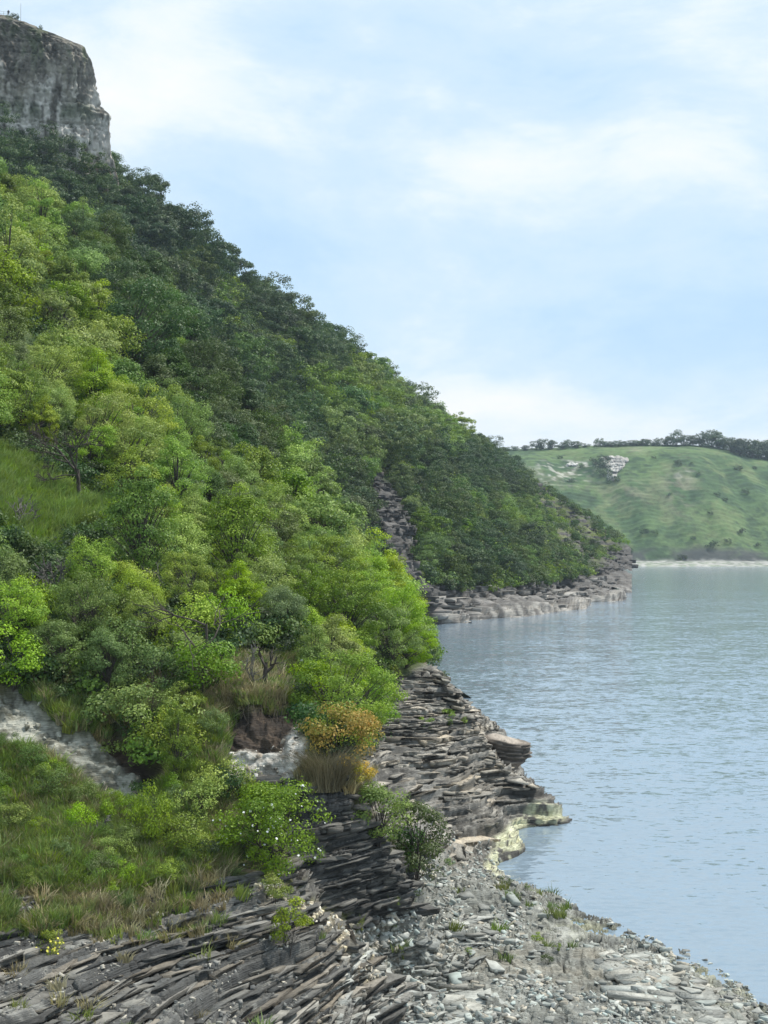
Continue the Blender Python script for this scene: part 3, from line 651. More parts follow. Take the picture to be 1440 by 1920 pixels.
    return tag(obj('limestone_cliff', me), 'weathered limestone cliff face above the wooded slope, upper left', kind='structure')
build_cliff()
# ------------------------------------------------------------------ plants: prototypes
def bez(a, b, c, n):
    t = np.linspace(0, 1, n)[:, None]; return a * (1 - t) ** 2 + 2 * b * t * (1 - t) + c * t ** 2
def make_tree(seed, H, R, n_clump, n_leaf, leaf, clump_r, base=0.3, stems=1, mat='leaf_mid', squash=1.0, taper=0.0, sides=5, bark='bark', bare=0.0, droop=0.0):
    """returns (trunk mesh, crown mesh): tapered stems and limbs, leaves gathered in clumps at the limb ends"""
    rng = np.random.default_rng(seed); tb, cb = MB(), MB()
    hc = H * (base + 1) / 2; hr = H * (1 - base) / 2
    lob = rng.normal(size=(7, 3)); lob /= np.linalg.norm(lob, axis=1)[:, None]; la = rng.uniform(-0.45, 0.5, 7)
    stem_pts = []
    for s in range(stems):
        an = rng.uniform(0, 6.28); lean = R * (0.12 if stems == 1 else 0.45)
        top = np.array([math.cos(an) * lean, math.sin(an) * lean, H * (0.80 if stems == 1 else rng.uniform(0.55, 0.8))])
        st = np.array([math.cos(an), math.sin(an), 0]) * (0 if stems == 1 else R * 0.08) + np.array([0, 0, -0.35])
        mid = (st + top) / 2 + rng.normal(size=3) * R * 0.10
        p = bez(st, mid, top, 7); r0 = H * (0.028 if stems == 1 else 0.016)
        tb.tube(p, np.linspace(r0, r0 * 0.25, 7) , sides + 1); stem_pts.append(p)
    per = np.maximum(rng.normal(n_leaf / n_clump, n_leaf / n_clump * 0.35, n_clump).astype(int), 6)
    ctone = rng.uniform(0, 1, n_clump)
    for k in range(n_clump):
        d = rng.normal(size=3); d[2] = d[2] * 0.95 + 0.18; d /= np.linalg.norm(d)
        rad = rng.uniform(0.30, 1.0) ** 0.45 * (1 + (np.maximum(lob @ d, 0) ** 3 * la).sum())
        zf = 0.5 + 0.5 * d[2] * rad
        c = np.array([d[0] * R * rad, d[1] * R * rad, hc + d[2] * hr * rad * squash])
        if taper: c[:2] *= max(0.15, 1 - taper * np.clip(zf, 0, 1.1) ** 1.3)
        sp_ = stem_pts[rng.integers(stems)]
        j = int(np.clip((c[2] * 0.55 / H + 0.05) * 7, 1, 5)); a0 = sp_[j]
        mid = a0 * 0.45 + c * 0.55 + np.array([0, 0, 0.10 * R])
        tb.tube(bez(a0, mid, c, 4), np.linspace(H * 0.008, H * 0.002, 4), 3)
        m = per[k]
        if rng.uniform() < bare: m = m // 6
        dv = rng.normal(size=(m, 3)); dv[:, 2] = np.where(dv[:, 2] < 0, dv[:, 2] * rng.uniform(0.1, 1, m), dv[:, 2]); dv /= np.linalg.norm(dv, axis=1)[:, None]
        o = dv * (clump_r * rng.uniform(0.45, 1.12, m) ** 0.6)[:, None] * np.array([1, 1, 0.62]) * rng.uniform(0.8, 1.25)
        o += rng.normal(size=(m, 3)) * clump_r * 0.10
        o[:, 2] += -droop * (o[:, 0] ** 2 + o[:, 1] ** 2) / clump_r
        up = np.array([0, 0, 1.0]); out_ = (c - np.array([0, 0, hc * 0.7])); out_ /= np.linalg.norm(out_) + 1e-6
        nn = 0.75 * dv + 0.30 * up + 0.35 * out_ + rng.normal(size=(m, 3)) * 0.38
        tone = np.clip(rng.uniform(0, 1, m) * 0.45 + 0.55 * ctone[k], 0, 1)
        cb.leaves(c + o, nn, leaf, rng, 0.6, tone)
    return tb.mesh('trunk', M[bark], True), cb.mesh('crown', M[mat])
def make_dead(seed, H, R, depth=4, spread=0.6, r0=0.09, mat='deadwood', snag=False, twig=3):
    rng = np.random.default_rng(seed); tb = MB(); lb = MB()
    def grow(p, d, length, r, lv, mb):
        n = 4; e = p + d * length; mid = (p + e) / 2 + rng.normal(size=3) * length * 0.12
        mb.tube(bez(p, mid, e, n), np.linspace(max(r, 0.016), max(r * 0.55, 0.012), n), 5 if lv > 2 else 3)
        if lv <= 0: return
        for k in range(rng.integers(2, twig + 2)):
            f = rng.uniform(0.35, 1.0); q = p * (1 - f) + e * f
            nd = d + rng.normal(size=3) * spread; nd[2] += 0.15; nd /= np.linalg.norm(nd)
            grow(q, nd, length * rng.uniform(0.5, 0.8), r * 0.5, lv - 1, lb)
    grow(np.array([0, 0, -0.3]), np.array([rng.normal() * .1, rng.normal() * .1, 1.0]), H * (0.8 if snag else 0.42), r0, depth, tb)
    return tb.mesh('trunk', M[mat], True), lb.mesh('branches', M[mat], False)
def make_grass(seed, n, h, spread, mat, lean=0.35, wd=0.018):
    rng = np.random.default_rng(seed); mb = MB()
    an = rng.uniform(0, 6.283, n); r = spread * np.sqrt(rng.uniform(0, 1, n)); b = np.stack([np.cos(an) * r, np.sin(an) * r, np.full(n, -0.05)], 1)
    hh = h * rng.uniform(0.5, 1.2, n); a2 = an + rng.normal(size=n) * 0.9; ln = hh * lean * rng.uniform(0.3, 1.6, n)
    dirv = np.stack([np.cos(a2), np.sin(a2), np.zeros(n)], 1); side = np.stack([-np.sin(a2 + .7), np.cos(a2 + .7), np.zeros(n)], 1) * wd
    m_ = b + dirv * (ln * 0.3)[:, None] + np.array([0, 0, 1.0]) * (hh * 0.6)[:, None]; t = b + dirv * ln[:, None] + np.array([0, 0, 1.0]) * hh[:, None] * 0.95
    v = np.stack([b - side, b + side, m_ + side * .7, m_ - side * .7, t], 1).reshape(-1, 3); i = np.arange(n)[:, None] * 5
    mb.add(v, i + np.array([0, 1, 2, 3]), i + np.array([3, 2, 4]), np.repeat(rng.uniform(0, 1, n), 5))
    return mb.mesh('grass_tuft', M[mat])
def thing(name, loc, rz, parts, label, cat, group=None, scale=1.0, tilt=0.0):
    """an empty at the base with its parts as children (meshes are shared between copies)"""
    o = bpy.data.objects.new(name, None); COL.objects.link(o); o.location = loc; o.rotation_euler = (tilt, 0, rz)
    o.scale = scale if isinstance(scale, tuple) else (scale,) * 3; o.empty_display_size = 0.2
    for nm, me in parts:
        c = bpy.data.objects.new(nm, me); COL.objects.link(c); c.parent = o
    return tag(o, label, cat, group)
def scatter(name, pts, rot, scl, idx, meshes, label, cat=None):
    """uncountable cover as ONE object: instances on points through geometry nodes"""
    me = bpy.data.meshes.new(name); me.vertices.add(len(pts)); me.vertices.foreach_set('co', np.asarray(pts, np.float32).ravel())
    a = me.attributes.new('rot', 'FLOAT_VECTOR', 'POINT'); a.data.foreach_set('vector', np.asarray(rot, np.float32).ravel())
    a = me.attributes.new('scl', 'FLOAT', 'POINT'); a.data.foreach_set('value', np.asarray(scl, np.float32))
    a = me.attributes.new('idx', 'INT', 'POINT'); a.data.foreach_set('value', np.asarray(idx, np.int32))
    o = obj(name, me); tag(o, label, cat, kind='stuff')
    pc = bpy.data.collections.new(name + '_kinds')
    for i, m in enumerate(meshes):
        pc.objects.link(bpy.data.objects.new('%s_kind_%02d' % (name, i), m))
    ng = bpy.data.node_groups.new(name, 'GeometryNodeTree')
    ng.interface.new_socket('Geometry', in_out='INPUT', socket_type='NodeSocketGeometry'); ng.interface.new_socket('Geometry', in_out='OUTPUT', socket_type='NodeSocketGeometry')
    gi, go = ng.nodes.new('NodeGroupInput'), ng.nodes.new('NodeGroupOutput')
    ci = ng.nodes.new('GeometryNodeCollectionInfo'); ci.inputs[0].default_value = pc; ci.inputs[1].default_value = True; ci.inputs[2].default_value = True
    ip = ng.nodes.new('GeometryNodeInstanceOnPoints'); ip.inputs['Pick Instance'].default_value = True
    def na(nm, ty):
        n = ng.nodes.new('GeometryNodeInputNamedAttribute'); n.data_type = ty; n.inputs[0].default_value = nm; return n.outputs[0]
    e2r = ng.nodes.new('FunctionNodeEulerToRotation'); ng.links.new(na('rot', 'FLOAT_VECTOR'), e2r.inputs[0])
    ng.links.new(gi.outputs[0], ip.inputs['Points']); ng.links.new(ci.outputs[0], ip.inputs['Instance']); ng.links.new(na('idx', 'INT'), ip.inputs['Instance Index'])
    ng.links.new(e2r.outputs[0], ip.inputs['Rotation']); ng.links.new(na('scl', 'FLOAT'), ip.inputs['Scale']); ng.links.new(ip.outputs[0], go.inputs[0])
    md = o.modifiers.new('scatter', 'NODES'); md.node_group = ng
    return o
def poisson(cands, rad, rng, fixed=()):
    """cands (n,2) tried in order; rad (n,) spacing"""
    cell = 3.0; gridd = {}; keep = []
    def key(p): return (int(p[0] // cell), int(p[1] // cell))
    for p in fixed: gridd.setdefault(key(p), []).append((p[0], p[1], p[2]))
    for i, (x, y) in enumerate(cands):
        r = rad[i]; kx, ky = key((x, y)); n = int(r // cell) + 1; ok = True
        for a in range(kx - n, kx + n + 1):
            for b in range(ky - n, ky + n + 1):
                for (qx, qy, qr) in gridd.get((a, b), ()):
                    if (qx - x) ** 2 + (qy - y) ** 2 < max(r, 0) * max(r, 0): ok = False; break
                if not ok: break
            if not ok: break
        if ok: gridd.setdefault((kx, ky), []).append((x, y, r)); keep.append(i)
    return keep

rng = np.random.default_rng(77)
# near small trees (t < 115): leaf about 0.11 m
NEAR = {}
for mat in ('leaf_bright', 'leaf_mid', 'leaf_olive'):
    NEAR[mat] = [make_tree(100 + i + 10 * len(mat), 3.8, 1.75, 64, 11500, 0.10, 0.40 + 0.08 * i, base=0.10, stems=3, mat=mat, bare=0.12) for i in range(2)] + \
                [make_tree(120 + 10 * len(mat), 4.6, 1.75, 70, 12000, 0.10, 0.38, base=0.15, stems=1, mat=mat, bare=0.12, taper=0.5)]
SHRUB = {}
for mat in ('leaf_bright', 'leaf_mid', 'leaf_olive'):
    SHRUB[mat] = [make_tree(200 + i + 10 * len(mat), 1.7, 1.1, 26, 3400, 0.08, 0.36, base=0.0, stems=4, mat=mat, bare=0.1) for i in range(2)]
RIDGE = {}
for mat in ('leaf_bright', 'leaf_mid', 'leaf_dark'):
    RIDGE[mat] = [make_tree(300 + i + 10 * len(mat), 6.5, 2.9, 66, 7600, 0.22, 0.62 + 0.1 * i, base=0.12, stems=1 + i, mat=mat, bare=0.08, taper=0.55 if i == 0 else 0) for i in range(3)]
HEAD = {}
for mat in ('leaf_dark', 'leaf_deep', 'leaf_mid'):
    HEAD[mat] = [make_tree(400 + i + 10 * len(mat), 8.5, 4.0, 60, 5200, 0.40, 0.85 + 0.15 * i, base=0.10, stems=1 + i % 2, mat=mat, bare=0.06, taper=0.2 if i == 0 else 0) for i in range(3)]
FARW = [make_tree(500 + i, 10, 5.0, 36, 1500, 0.9, 1.9, base=-0.08, mat='leaf_far', stems=2) for i in range(3)]

# ------------------------------------------------------------------ where things grow
OPEN = [R1, R2, R3p, R4, S1, S2, DS,
        [(-150, 1360), (60, 1390), (200, 1500), (280, 1500), (330, 1420), (230, 1340), (330, 1310), (430, 1390), (430, 1500), (420, 1640), (340, 1670), (-150, 1680)],
        [(400, 1250), (570, 1240), (570, 1320), (400, 1330)], [(560, 1440), (700, 1440), (760, 1640), (600, 1700)]]
GLADE = [(-20, 840), (70, 880), (150, 945), (240, 960), (235, 1000), (130, 1000), (100, 1060), (20, 1030), (-60, 930)]
def ground_pts(n, x0, x1, y0, y1):
    x = rng.uniform(x0, x1, n); y = rng.uniform(y0, y1, n); return np.stack([x, y, hz(x, y)], 1)
def is_open(u, v, polys=OPEN):
    r = np.zeros(u.shape, bool)
    for p in polys: r |= inpoly(p, u, v)
    return r
def visible_near(p, h):
    """is the point h metres above the ground seen from the camera over the terrain?"""
    q = p.copy(); q[:, 2] += h; ok = np.ones(len(p), bool)
    for f in np.linspace(0.35, 0.97, 26):
        x, y, z = q[:, 0] * f, q[:, 1] * f, CAMH + (q[:, 2] - CAMH) * f
        ok &= z > hz(x, y) - 0.5
    return ok
def edge_limit(u, v, t, h):
    vc = v - 0.55 * h * F / t; ur = u + 0.40 * h * F / t
    return ur < np.interp(vc, [330, 350, 410, 490, 700, 800, 930, 1080, 1170, 1240], [0, 60, 190, 320, 425, 560, 645, 772, 800, 812]) + 8
n_tree = {'tree': 0, 'shrub': 0}
def pick(d, mat): return d[mat][rng.integers(len(d[mat]))]
# --- near slope
cand = ground_pts(9000, -34, 6, 50, 118); u, v, t = project(cand)
ok = (u > -55) & (v > 400) & (cand[:, 2] > 4.0) & ~is_open(u, v) & (u < 800)
cand, u, v, t = cand[ok], u[ok], v[ok], t[ok]
hgt = np.where(t < 64, 2.4, 3.9) * rng.uniform(0.7, 1.3, len(t)); glade = inpoly(GLADE, u, v)
vis = visible_near(cand, hgt); 
# small ones along the bank lip, and keep canopies from spilling over the bare scars
top_v = v - hgt / t * F
keep = ~((v > 1230) & (t < 62) & (top_v < 1150))
for f_ in (0.15, 0.35, 0.6, 0.9):
    for du_ in (-45, 0, 45): keep &= (~is_open(u + du_, v - f_ * hgt / t * F, [S2, S1]) | (t > 60)) & (~is_open(u + du_ * 0.5, v - f_ * hgt / t * F, [GLADE, [(95, 810), (225, 810), (225, 950), (95, 950)]]) | (t > 84))
keep &= ~((t < 62) & (u > 390) & (u < 590) & (v > 1215))
keep &= edge_limit(u, v, t, hgt)
cand, u, v, t, hgt, glade = (a[vis & keep] for a in (cand, u, v, t, hgt, glade))
rad = np.where(glade, 4.5, np.clip(hgt * 0.74, 1.3, 3.0))
k = poisson(cand[:, :2], rad, rng); near_used = cand[k]
def tone_near(u, v):
    """species patches over the slope"""
    n = float(vnoise(u / 110.0, v / 110.0, 3.3, 4)) + rng.normal() * 0.28
    return 'leaf_bright' if n > -0.15 else ('leaf_mid' if n > -0.55 else 'leaf_olive')
near_list = []
for i in k:
    mat = tone_near(u[i], v[i]); h = hgt[i]
    if h > 2.3:
        tr = pick(NEAR, mat); sc_ = h / 3.9; near_list.append(('tree', cand[i], tr, sc_, u[i], v[i], mat))
    else:
        tr = pick(SHRUB, mat); sc_ = h / 1.75; near_list.append(('shrub', cand[i], tr, sc_, u[i], v[i], mat))
COLN = {'leaf_bright': 'yellow green', 'leaf_mid': 'fresh green', 'leaf_olive': 'pale olive', 'leaf_dark': 'dark green', 'leaf_deep': 'deep blue green'}
def near_place(u, v):
    row = 'on the eroded bank lip' if v > 1225 else ('just above the eroded bank' if v > 1110 else ('low on the near slope' if v > 1000 else ('midway up the near slope' if v > 880 else ('on the upper near slope' if v > 740 else 'high on the near slope'))))
    side = 'at the left edge' if u < 90 else ('left of the dead trees' if u < 240 else ('near the dead snag' if u < 420 else ('above the chalk scar' if u < 580 else 'beside the lake')))
    return row + ', ' + side
def size_word(s, lo, hi): return 'low ' if s < lo else ('tall ' if s > hi else '')
for kind, p, tr, s, uu_, vv_, mat in near_list:
    lab = '%s%s %s %s' % (size_word(s, 0.82, 1.1), COLN[mat], 'small tree' if kind == 'tree' else 'bush', near_place(uu_, vv_))
    thing('broadleaf_tree' if kind == 'tree' else 'bush', tuple(p), rng.uniform(0, 6.28), [('trunk' if kind == 'tree' else 'stems', tr[0]), ('crown' if kind == 'tree' else 'foliage', tr[1])], lab, 'tree' if kind == 'tree' else 'bush', 'near slope: ' + lab, (s * rng.uniform(.9, 1.15), s * rng.uniform(.9, 1.15), s * rng.uniform(.9, 1.1)))
    n_tree['tree' if kind == 'tree' else 'shrub'] += 1
# --- upper near slope up to its crest
cand = ground_pts(7000, -66, 2, 112, 214); u, v, t = project(cand)
ok = (u > -75) & (v > 250) & (cand[:, 2] > 3.0) & (u < 800)
cand = cand[ok]; u, v, t = project(cand); hgt = rng.uniform(4.4, 8.2, len(t)); vis = visible_near(cand, hgt * 0.9)
lim = edge_limit(u, v, t, hgt)
cand, u, v, t, hgt = (a[vis & lim] for a in (cand, u, v, t, hgt))
k = poisson(cand[:, :2], np.clip(hgt * 0.70, 3.0, 5.4), rng)
for i in k:
    n = float(vnoise(u[i] / 150.0, v[i] / 120.0, 9.3, 4)) + rng.normal() * 0.25
    crest = (v[i] < 520 + 0.75 * u[i])        # the crest trees are the lighter ones
    dk = inpoly([(130, 470), (330, 520), (440, 760), (570, 900), (420, 960), (300, 860), (210, 690)], u[i:i + 1], v[i:i + 1])[0]
    mat = 'leaf_dark' if (dk and n > -0.5) else ('leaf_mid' if n < 0.05 else 'leaf_bright')
    if u[i] > 520 and v[i] > 800: mat = 'leaf_bright' if n > -0.3 else 'leaf_mid'
    tr = pick(RIDGE, mat); s = hgt[i] / 6.6
    row = 'on the crest of the near slope' if v[i] < 560 + 0.62 * u[i] else ('just below the crest of the near slope' if v[i] < 660 + 0.62 * u[i] else 'on the high flank of the near slope')
    lab = '%s%s tree %s, %s' % (size_word(hgt[i], 5.6, 7.2), COLN[mat], row, 'at the left edge' if u[i] < 90 else ('left part' if u[i] < 230 else ('under the dark woods' if u[i] < 400 else ('centre' if u[i] < 560 else 'beside the lake'))))
    thing('broadleaf_tree', tuple(cand[i]), rng.uniform(0, 6.28), [('trunk', tr[0]), ('crown', tr[1])], lab, 'tree', 'near slope: ' + lab, (s * rng.uniform(.9, 1.15), s * rng.uniform(.9, 1.15), s)); n_tree['tree'] += 1
# --- headland: the trees that show largest are single things, the rest reads as one wood
cand = ground_pts(26000, -130, 112, 225, 690); u, v, t = project(cand)
NOSE = [(985, 860), (1100, 935), (1200, 1030), (1200, 1100), (1095, 1072), (1030, 1010), (985, 920)]
bare_h = (rng.uniform(size=len(u)) < 0.975) & inpoly(NOSE, u, v)
band_v = np.interp(u, [690, 790, 850, 900, 1000, 1075, 1120, 1150, 1180, 1215], [1070, 1080, 1104, 1102, 1092, 1079, 1068, 1036, 1010, 1010])
ok = (u > -120) & (u < 1190) & (v > 150) & (v < band_v) & (cand[:, 2] > 5) & ~bare_h & ~inpoly([(690, 870), (735, 895), (775, 1000), (785, 1095), (745, 1095), (705, 1040), (690, 960)], u, v) & ~inpoly([(765, 940), (815, 945), (850, 985), (815, 1010), (775, 985)], u, v)
cand = cand[ok]; u, v, t = project(cand)
small = (u > 700) & (v > 900)
hgt = np.where(small, rng.uniform(4.0, 8.5, len(t)), rng.uniform(7.0, 12.5, len(t)))
gap = inpoly([(380, 540), (440, 540), (480, 640), (420, 680)], u, v); hgt = np.where(gap, 2.5, hgt); hgt = np.where(u > 1000, hgt * 0.5, hgt)
vis = visible_near(cand, hgt * 0.8)
cand, u, v, t, hgt = (a[vis] for a in (cand, u, v, t, hgt))
k = np.array(poisson(cand[:, :2], hgt * 0.68, rng)); size = hgt[k] / t[k]
# hide test against the near crest: only trees whose top shows count as single things
order = k[np.argsort(-size)]
nmax = max(0, 258 - n_tree['tree']); singles = order[:nmax]; rest = order[nmax:]
def head_mat(i):
    n = float(vnoise(u[i] / 90.0, v[i] / 70.0, 19.3, 4)) + rng.normal() * 0.3
    if u[i] < 420 and v[i] < 560: return 'leaf_deep' if n > -0.35 else 'leaf_dark'
    if u[i] > 420 and n > 0.30: return 'leaf_mid'
    return 'leaf_dark' if n > -0.35 else 'leaf_deep'
for i in singles:
    mat = head_mat(i); tr = pick(HEAD, mat); s = hgt[i] / 8.6
    lab = '%s%s tree %s' % (size_word(hgt[i], 8.0, 10.8), COLN[mat], 'at the left edge under the limestone cliff' if u[i] < 100 else ('on the slope just under the limestone cliff' if u[i] < 230 else ('on the skyline slope right of the cliff' if u[i] < 400 else ('on the dark wooded slope behind the near crest' if u[i] < 600 else ('above the grey rock rib of the headland' if u[i] < 780 else 'on the headland slope above the lake')))))
    thing('broadleaf_tree', tuple(cand[i]), rng.uniform(0, 6.28), [('trunk', tr[0]), ('crown', tr[1])], lab, 'tree', 'far slope: ' + lab, (s * rng.uniform(.9, 1.2), s * rng.uniform(.9, 1.2), s)); n_tree['tree'] += 1
ri = np.array(rest); hk = ['leaf_dark', 'leaf_deep', 'leaf_mid']; pm = [m[1] for kx in hk for m in HEAD[kx]]
scatter('wooded_slope', cand[ri], np.stack([0 * ri, 0 * ri, rng.uniform(0, 6.28, len(ri))], 1), hgt[ri] / 8.6, [hk.index(head_mat(i)) * 3 + rng.integers(3) for i in ri], pm, 'dense dark green wood covering the far headland slope', 'wood')
print('COUNTS', n_tree, len(rest))
# --- undergrowth between the trees
UG = [make_tree(600 + i, 1.0, 0.8, 16, 520, 0.15, 0.34, base=0.0, stems=2, mat=m, bare=0.0)[1] for i, m in enumerate(('leaf_dark', 'leaf_mid', 'leaf_dark', 'leaf_deep'))]  # mostly dark leaf colours, painting shade into the gaps between crowns
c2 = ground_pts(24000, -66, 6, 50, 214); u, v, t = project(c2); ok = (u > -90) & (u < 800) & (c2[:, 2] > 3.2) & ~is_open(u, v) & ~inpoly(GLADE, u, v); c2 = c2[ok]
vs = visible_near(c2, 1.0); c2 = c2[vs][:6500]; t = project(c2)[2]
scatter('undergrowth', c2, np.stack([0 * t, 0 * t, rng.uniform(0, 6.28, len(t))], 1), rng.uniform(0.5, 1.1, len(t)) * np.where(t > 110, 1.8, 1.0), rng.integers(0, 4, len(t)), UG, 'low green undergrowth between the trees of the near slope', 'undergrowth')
UH = [make_tree(640 + i, 2.6, 2.2, 14, 420, 0.45, 0.9, base=0.0, stems=2, mat=m)[1] for i, m in enumerate(('leaf_dark', 'leaf_mid', 'leaf_dark'))]
c3 = ground_pts(40000, -130, 112, 225, 690); u, v, t = project(c3); bv = np.interp(u, [690, 790, 850, 900, 1000, 1075, 1120, 1150, 1180, 1215], [1070, 1080, 1104, 1102, 1092, 1079, 1068, 1036, 1010, 1010])
bare_h = (rng.uniform(size=len(u)) < 0.86) & inpoly(NOSE, u, v)
ok = (u > -120) & (u < 1190) & (v < bv + 9) & (c3[:, 2] > 3.5) & ~bare_h & ~inpoly([(690, 870), (735, 895), (775, 1000), (785, 1095), (745, 1095), (705, 1040), (690, 960)], u, v)
c3 = c3[ok]; vs = visible_near(c3, 2.0); c3 = c3[vs][:7000]; t = project(c3)[2]
scatter('slope_scrub', c3, np.stack([0 * t, 0 * t, rng.uniform(0, 6.28, len(t))], 1), rng.uniform(0.5, 1.2, len(t)), rng.integers(0, 3, len(t)), UH, 'low dark scrub filling the far headland slope', 'scrub')
# ------------------------------------------------------------------ loose stones on the shore
M['stone'] = ground_mat('loose_stone', 5.0, 0.35, 0.5, 0.03, 3.0)
def shore_at(u, v):
    j = int(np.clip(round((v - 1216) / STEP), 0, U.shape[0] - 1)); i = int(np.clip(round((u + 110) / STEP), 0, U.shape[1] - 1))
    return PD[j, i].copy(), nrm[j, i].copy()
def slab_geo(rng, n=None, thick=0.22, jag=0.25):
    n = n or int(rng.integers(5, 8)); an = np.sort(rng.uniform(0, 6.283, n) * 0.35 + np.linspace(0, 6.283, n, endpoint=False) * 0.65)
    r = rng.uniform(1 - jag, 1 + jag * 0.4, n) * 0.5; el = rng.uniform(0.5, 0.85)
    ring = np.stack([np.cos(an) * r, np.sin(an) * r * el, 0 * an], 1); c = np.array([0, 0, thick / 2])
    top = ring * np.array([0.90, 0.90, 1]) + c + rng.normal(size=(n, 3)) * np.array([.015, .015, thick * .06]); midr = ring * 1.0 + c * 0.55; bot = ring * 0.92 - c
    V_ = np.concatenate([bot, midr, top, [top.mean(0) + [0, 0, thick * 0.04]]])
    q = [[a * n + i, a * n + (i + 1) % n, (a + 1) * n + (i + 1) % n, (a + 1) * n + i] for a in (0, 1) for i in range(n)]
    t = [[2 * n + i, 2 * n + (i + 1) % n, 3 * n] for i in range(n)]
    return V_, q, t
STC = [C(.40, .41, .37), C(.34, .36, .33), C(.30, .30, .27), C(.46, .46, .42), C(.36, .40, .37), C(.24, .24, .22), C(.42, .38, .31), C(.29, .28, .25)]
slab_protos = []
for i in range(14):
    v_, q_, t_ = slab_geo(rng, thick=rng.uniform(0.08, 0.22)); col = STC[i % 8] * rng.uniform(0.85, 1.15)
    slab_protos.append(mesh_from('slab', v_, [np.array(q_), np.array(t_)], M['stone'], False, np.tile(col, (len(v_), 1))))
def orient(nv, rng, tilt):
    z = nv + rng.normal(size=3) * tilt; z = z / np.linalg.norm(z)
    if z[2] < 0.2: z = z + np.array([0, 0, 0.8]); z /= np.linalg.norm(z)
    x = np.array([rng.normal(), rng.normal(), 0.0]); x -= z * (x @ z); x /= np.linalg.norm(x); y = np.cross(z, x)
    return np.stack([x, y, z], 1)
up_mix = lambda nv, k: (nv * (1 - k) + np.array([0, 0, 1.0]) * k)
def put_slab(u, v, size, proto=None, tilt=0.12, lift=0.25, name='slab'):
    p, nv = shore_at(u, v); R = orient(up_mix(nv, 0.5), rng, tilt); me = proto if proto is not None else slab_protos[rng.integers(14)]
    o = obj(name, me, shore_o); Mx = Matrix(np.block([[R * size, (p + np.array([0, 0, lift * size * 0.2]))[:, None]], [np.zeros((1, 3)), np.ones((1, 1))]]).tolist()); o.matrix_local = Mx
    return o
big = [(1105, 1775, 62), (963, 1697, 42), (1022, 1722, 48), (925, 1815, 50), (980, 1832, 46), (840, 1845, 70), (890, 1800, 40), (800, 1795, 36), (1010, 1840, 40), (960, 1770, 36), (1060, 1850, 46), (1035, 1885, 42), (920, 1875, 50), (850, 1885, 60),
       (1265, 1860, 60), (1240, 1838, 50), (1295, 1862, 44), (1215, 1822, 40), (1280, 1828, 44), (1320, 1880, 46), (1350, 1905, 50), (1180, 1870, 44), (1130, 1830, 40), (870, 1680, 40), (905, 1700, 34), (830, 1700, 32), (770, 1760, 34), (730, 1840, 56), (690, 1880, 60), (780, 1890, 50), (920, 1750, 40), (1390, 1893, 34), (1150, 1800, 36), (1090, 1900, 46)]
n_slab = 0
for u_, v_, px in big:
    t_ = project(shore_at(u_, v_)[0])[2]; put_slab(u_, v_, px * t_ / F * 1.15, tilt=0.10); n_slab += 1
while n_slab < 285:
    u_, v_ = rng.uniform(660, 1440), rng.uniform(1660, 1915)
    if not inpoly(R4, np.array([u_]), np.array([v_]))[0]: continue
    p, nv = shore_at(u_, v_)
    if p[2] < 0.02 or rng.uniform() > 0.25 + 0.9 * smooth(-0.3, 0.4, float(vnoise(u_ / 70, v_ / 45, 3, 6))): continue
    put_slab(u_, v_, rng.uniform(0.22, 0.62), tilt=0.22); n_slab += 1
for u_, v_, px in [(1146, 1797, 18), (1395, 1893, 32), (1040, 1762, 14)]:
    p = PZ(u_, v_, 0.05); o = obj('slab', slab_protos[5], shore_o, tuple(p)); o.scale = (px / 28,) * 3
def stone_mass(name, n, poly, smin, smax, colors, tilt, thick=(0.2, 0.5), dens=None):
    mb = []; fqs, fts, cs = [], [], []; off = 0; got = 0; lo = np.min(poly, 0); hi = np.max(poly, 0)
    while got < n:
        us, vs = rng.uniform(lo[0], hi[0], 4000), rng.uniform(lo[1], min(hi[1], 1990), 4000)
        ins = inpoly(poly, us, vs)
        if dens is not None: ins &= rng.uniform(size=4000) < smooth(-0.35, 0.45, vnoise(us / dens, vs / dens * 1.6, 1.0, 16))
        for u_, v_ in zip(us[ins], vs[ins]):
            p, nv = shore_at(u_, v_)
            if p[2] < -0.1: continue
            s = smin * (smax / smin) ** (rng.uniform() ** 1.6); vv_, q, t = slab_geo(rng, 5, rng.uniform(*thick), 0.35)
            mb.append(vv_ @ (orient(up_mix(nv, 0.4), rng, tilt) * s).T + p + np.array([0, 0, 0.03 * s])); fqs.append(np.array(q) + off); fts.append(np.array(t) + off); off += len(vv_)
            cs.append(np.tile(colors[rng.integers(len(colors))] * rng.uniform(0.75, 1.2), (len(vv_), 1))); got += 1
            if got >= n: break
    o = obj(name, mesh_from(name, np.concatenate(mb), [np.concatenate(fqs), np.concatenate(fts)], M['stone'], False, np.concatenate(cs)), shore_o); tag(o, kind='stuff'); return o
stone_mass('shingle', 6500, R4, 0.07, 0.50, STC, 0.28, (0.14, 0.4), 60)
stone_mass('scree', 800, FAN, 0.06, 0.26, [C(.55, .48, .36), C(.62, .58, .48), C(.45, .40, .32), C(.58, .50, .34)], 0.5, (0.4, 0.8))
stone_mass('ledge_rubble', 2600, R1, 0.05, 0.30, [C(.34, .33, .29), C(.22, .21, .19), C(.46, .42, .35), C(.14, .14, .13), C(.11, .11, .105)], 0.3, (0.15, 0.45), 50)
stone_mass('cliff_rubble', 500, [(800, 1560), (900, 1560), (960, 1640), (860, 1660), (790, 1650)], 0.08, 0.4, STC, 0.3, (0.2, 0.5))
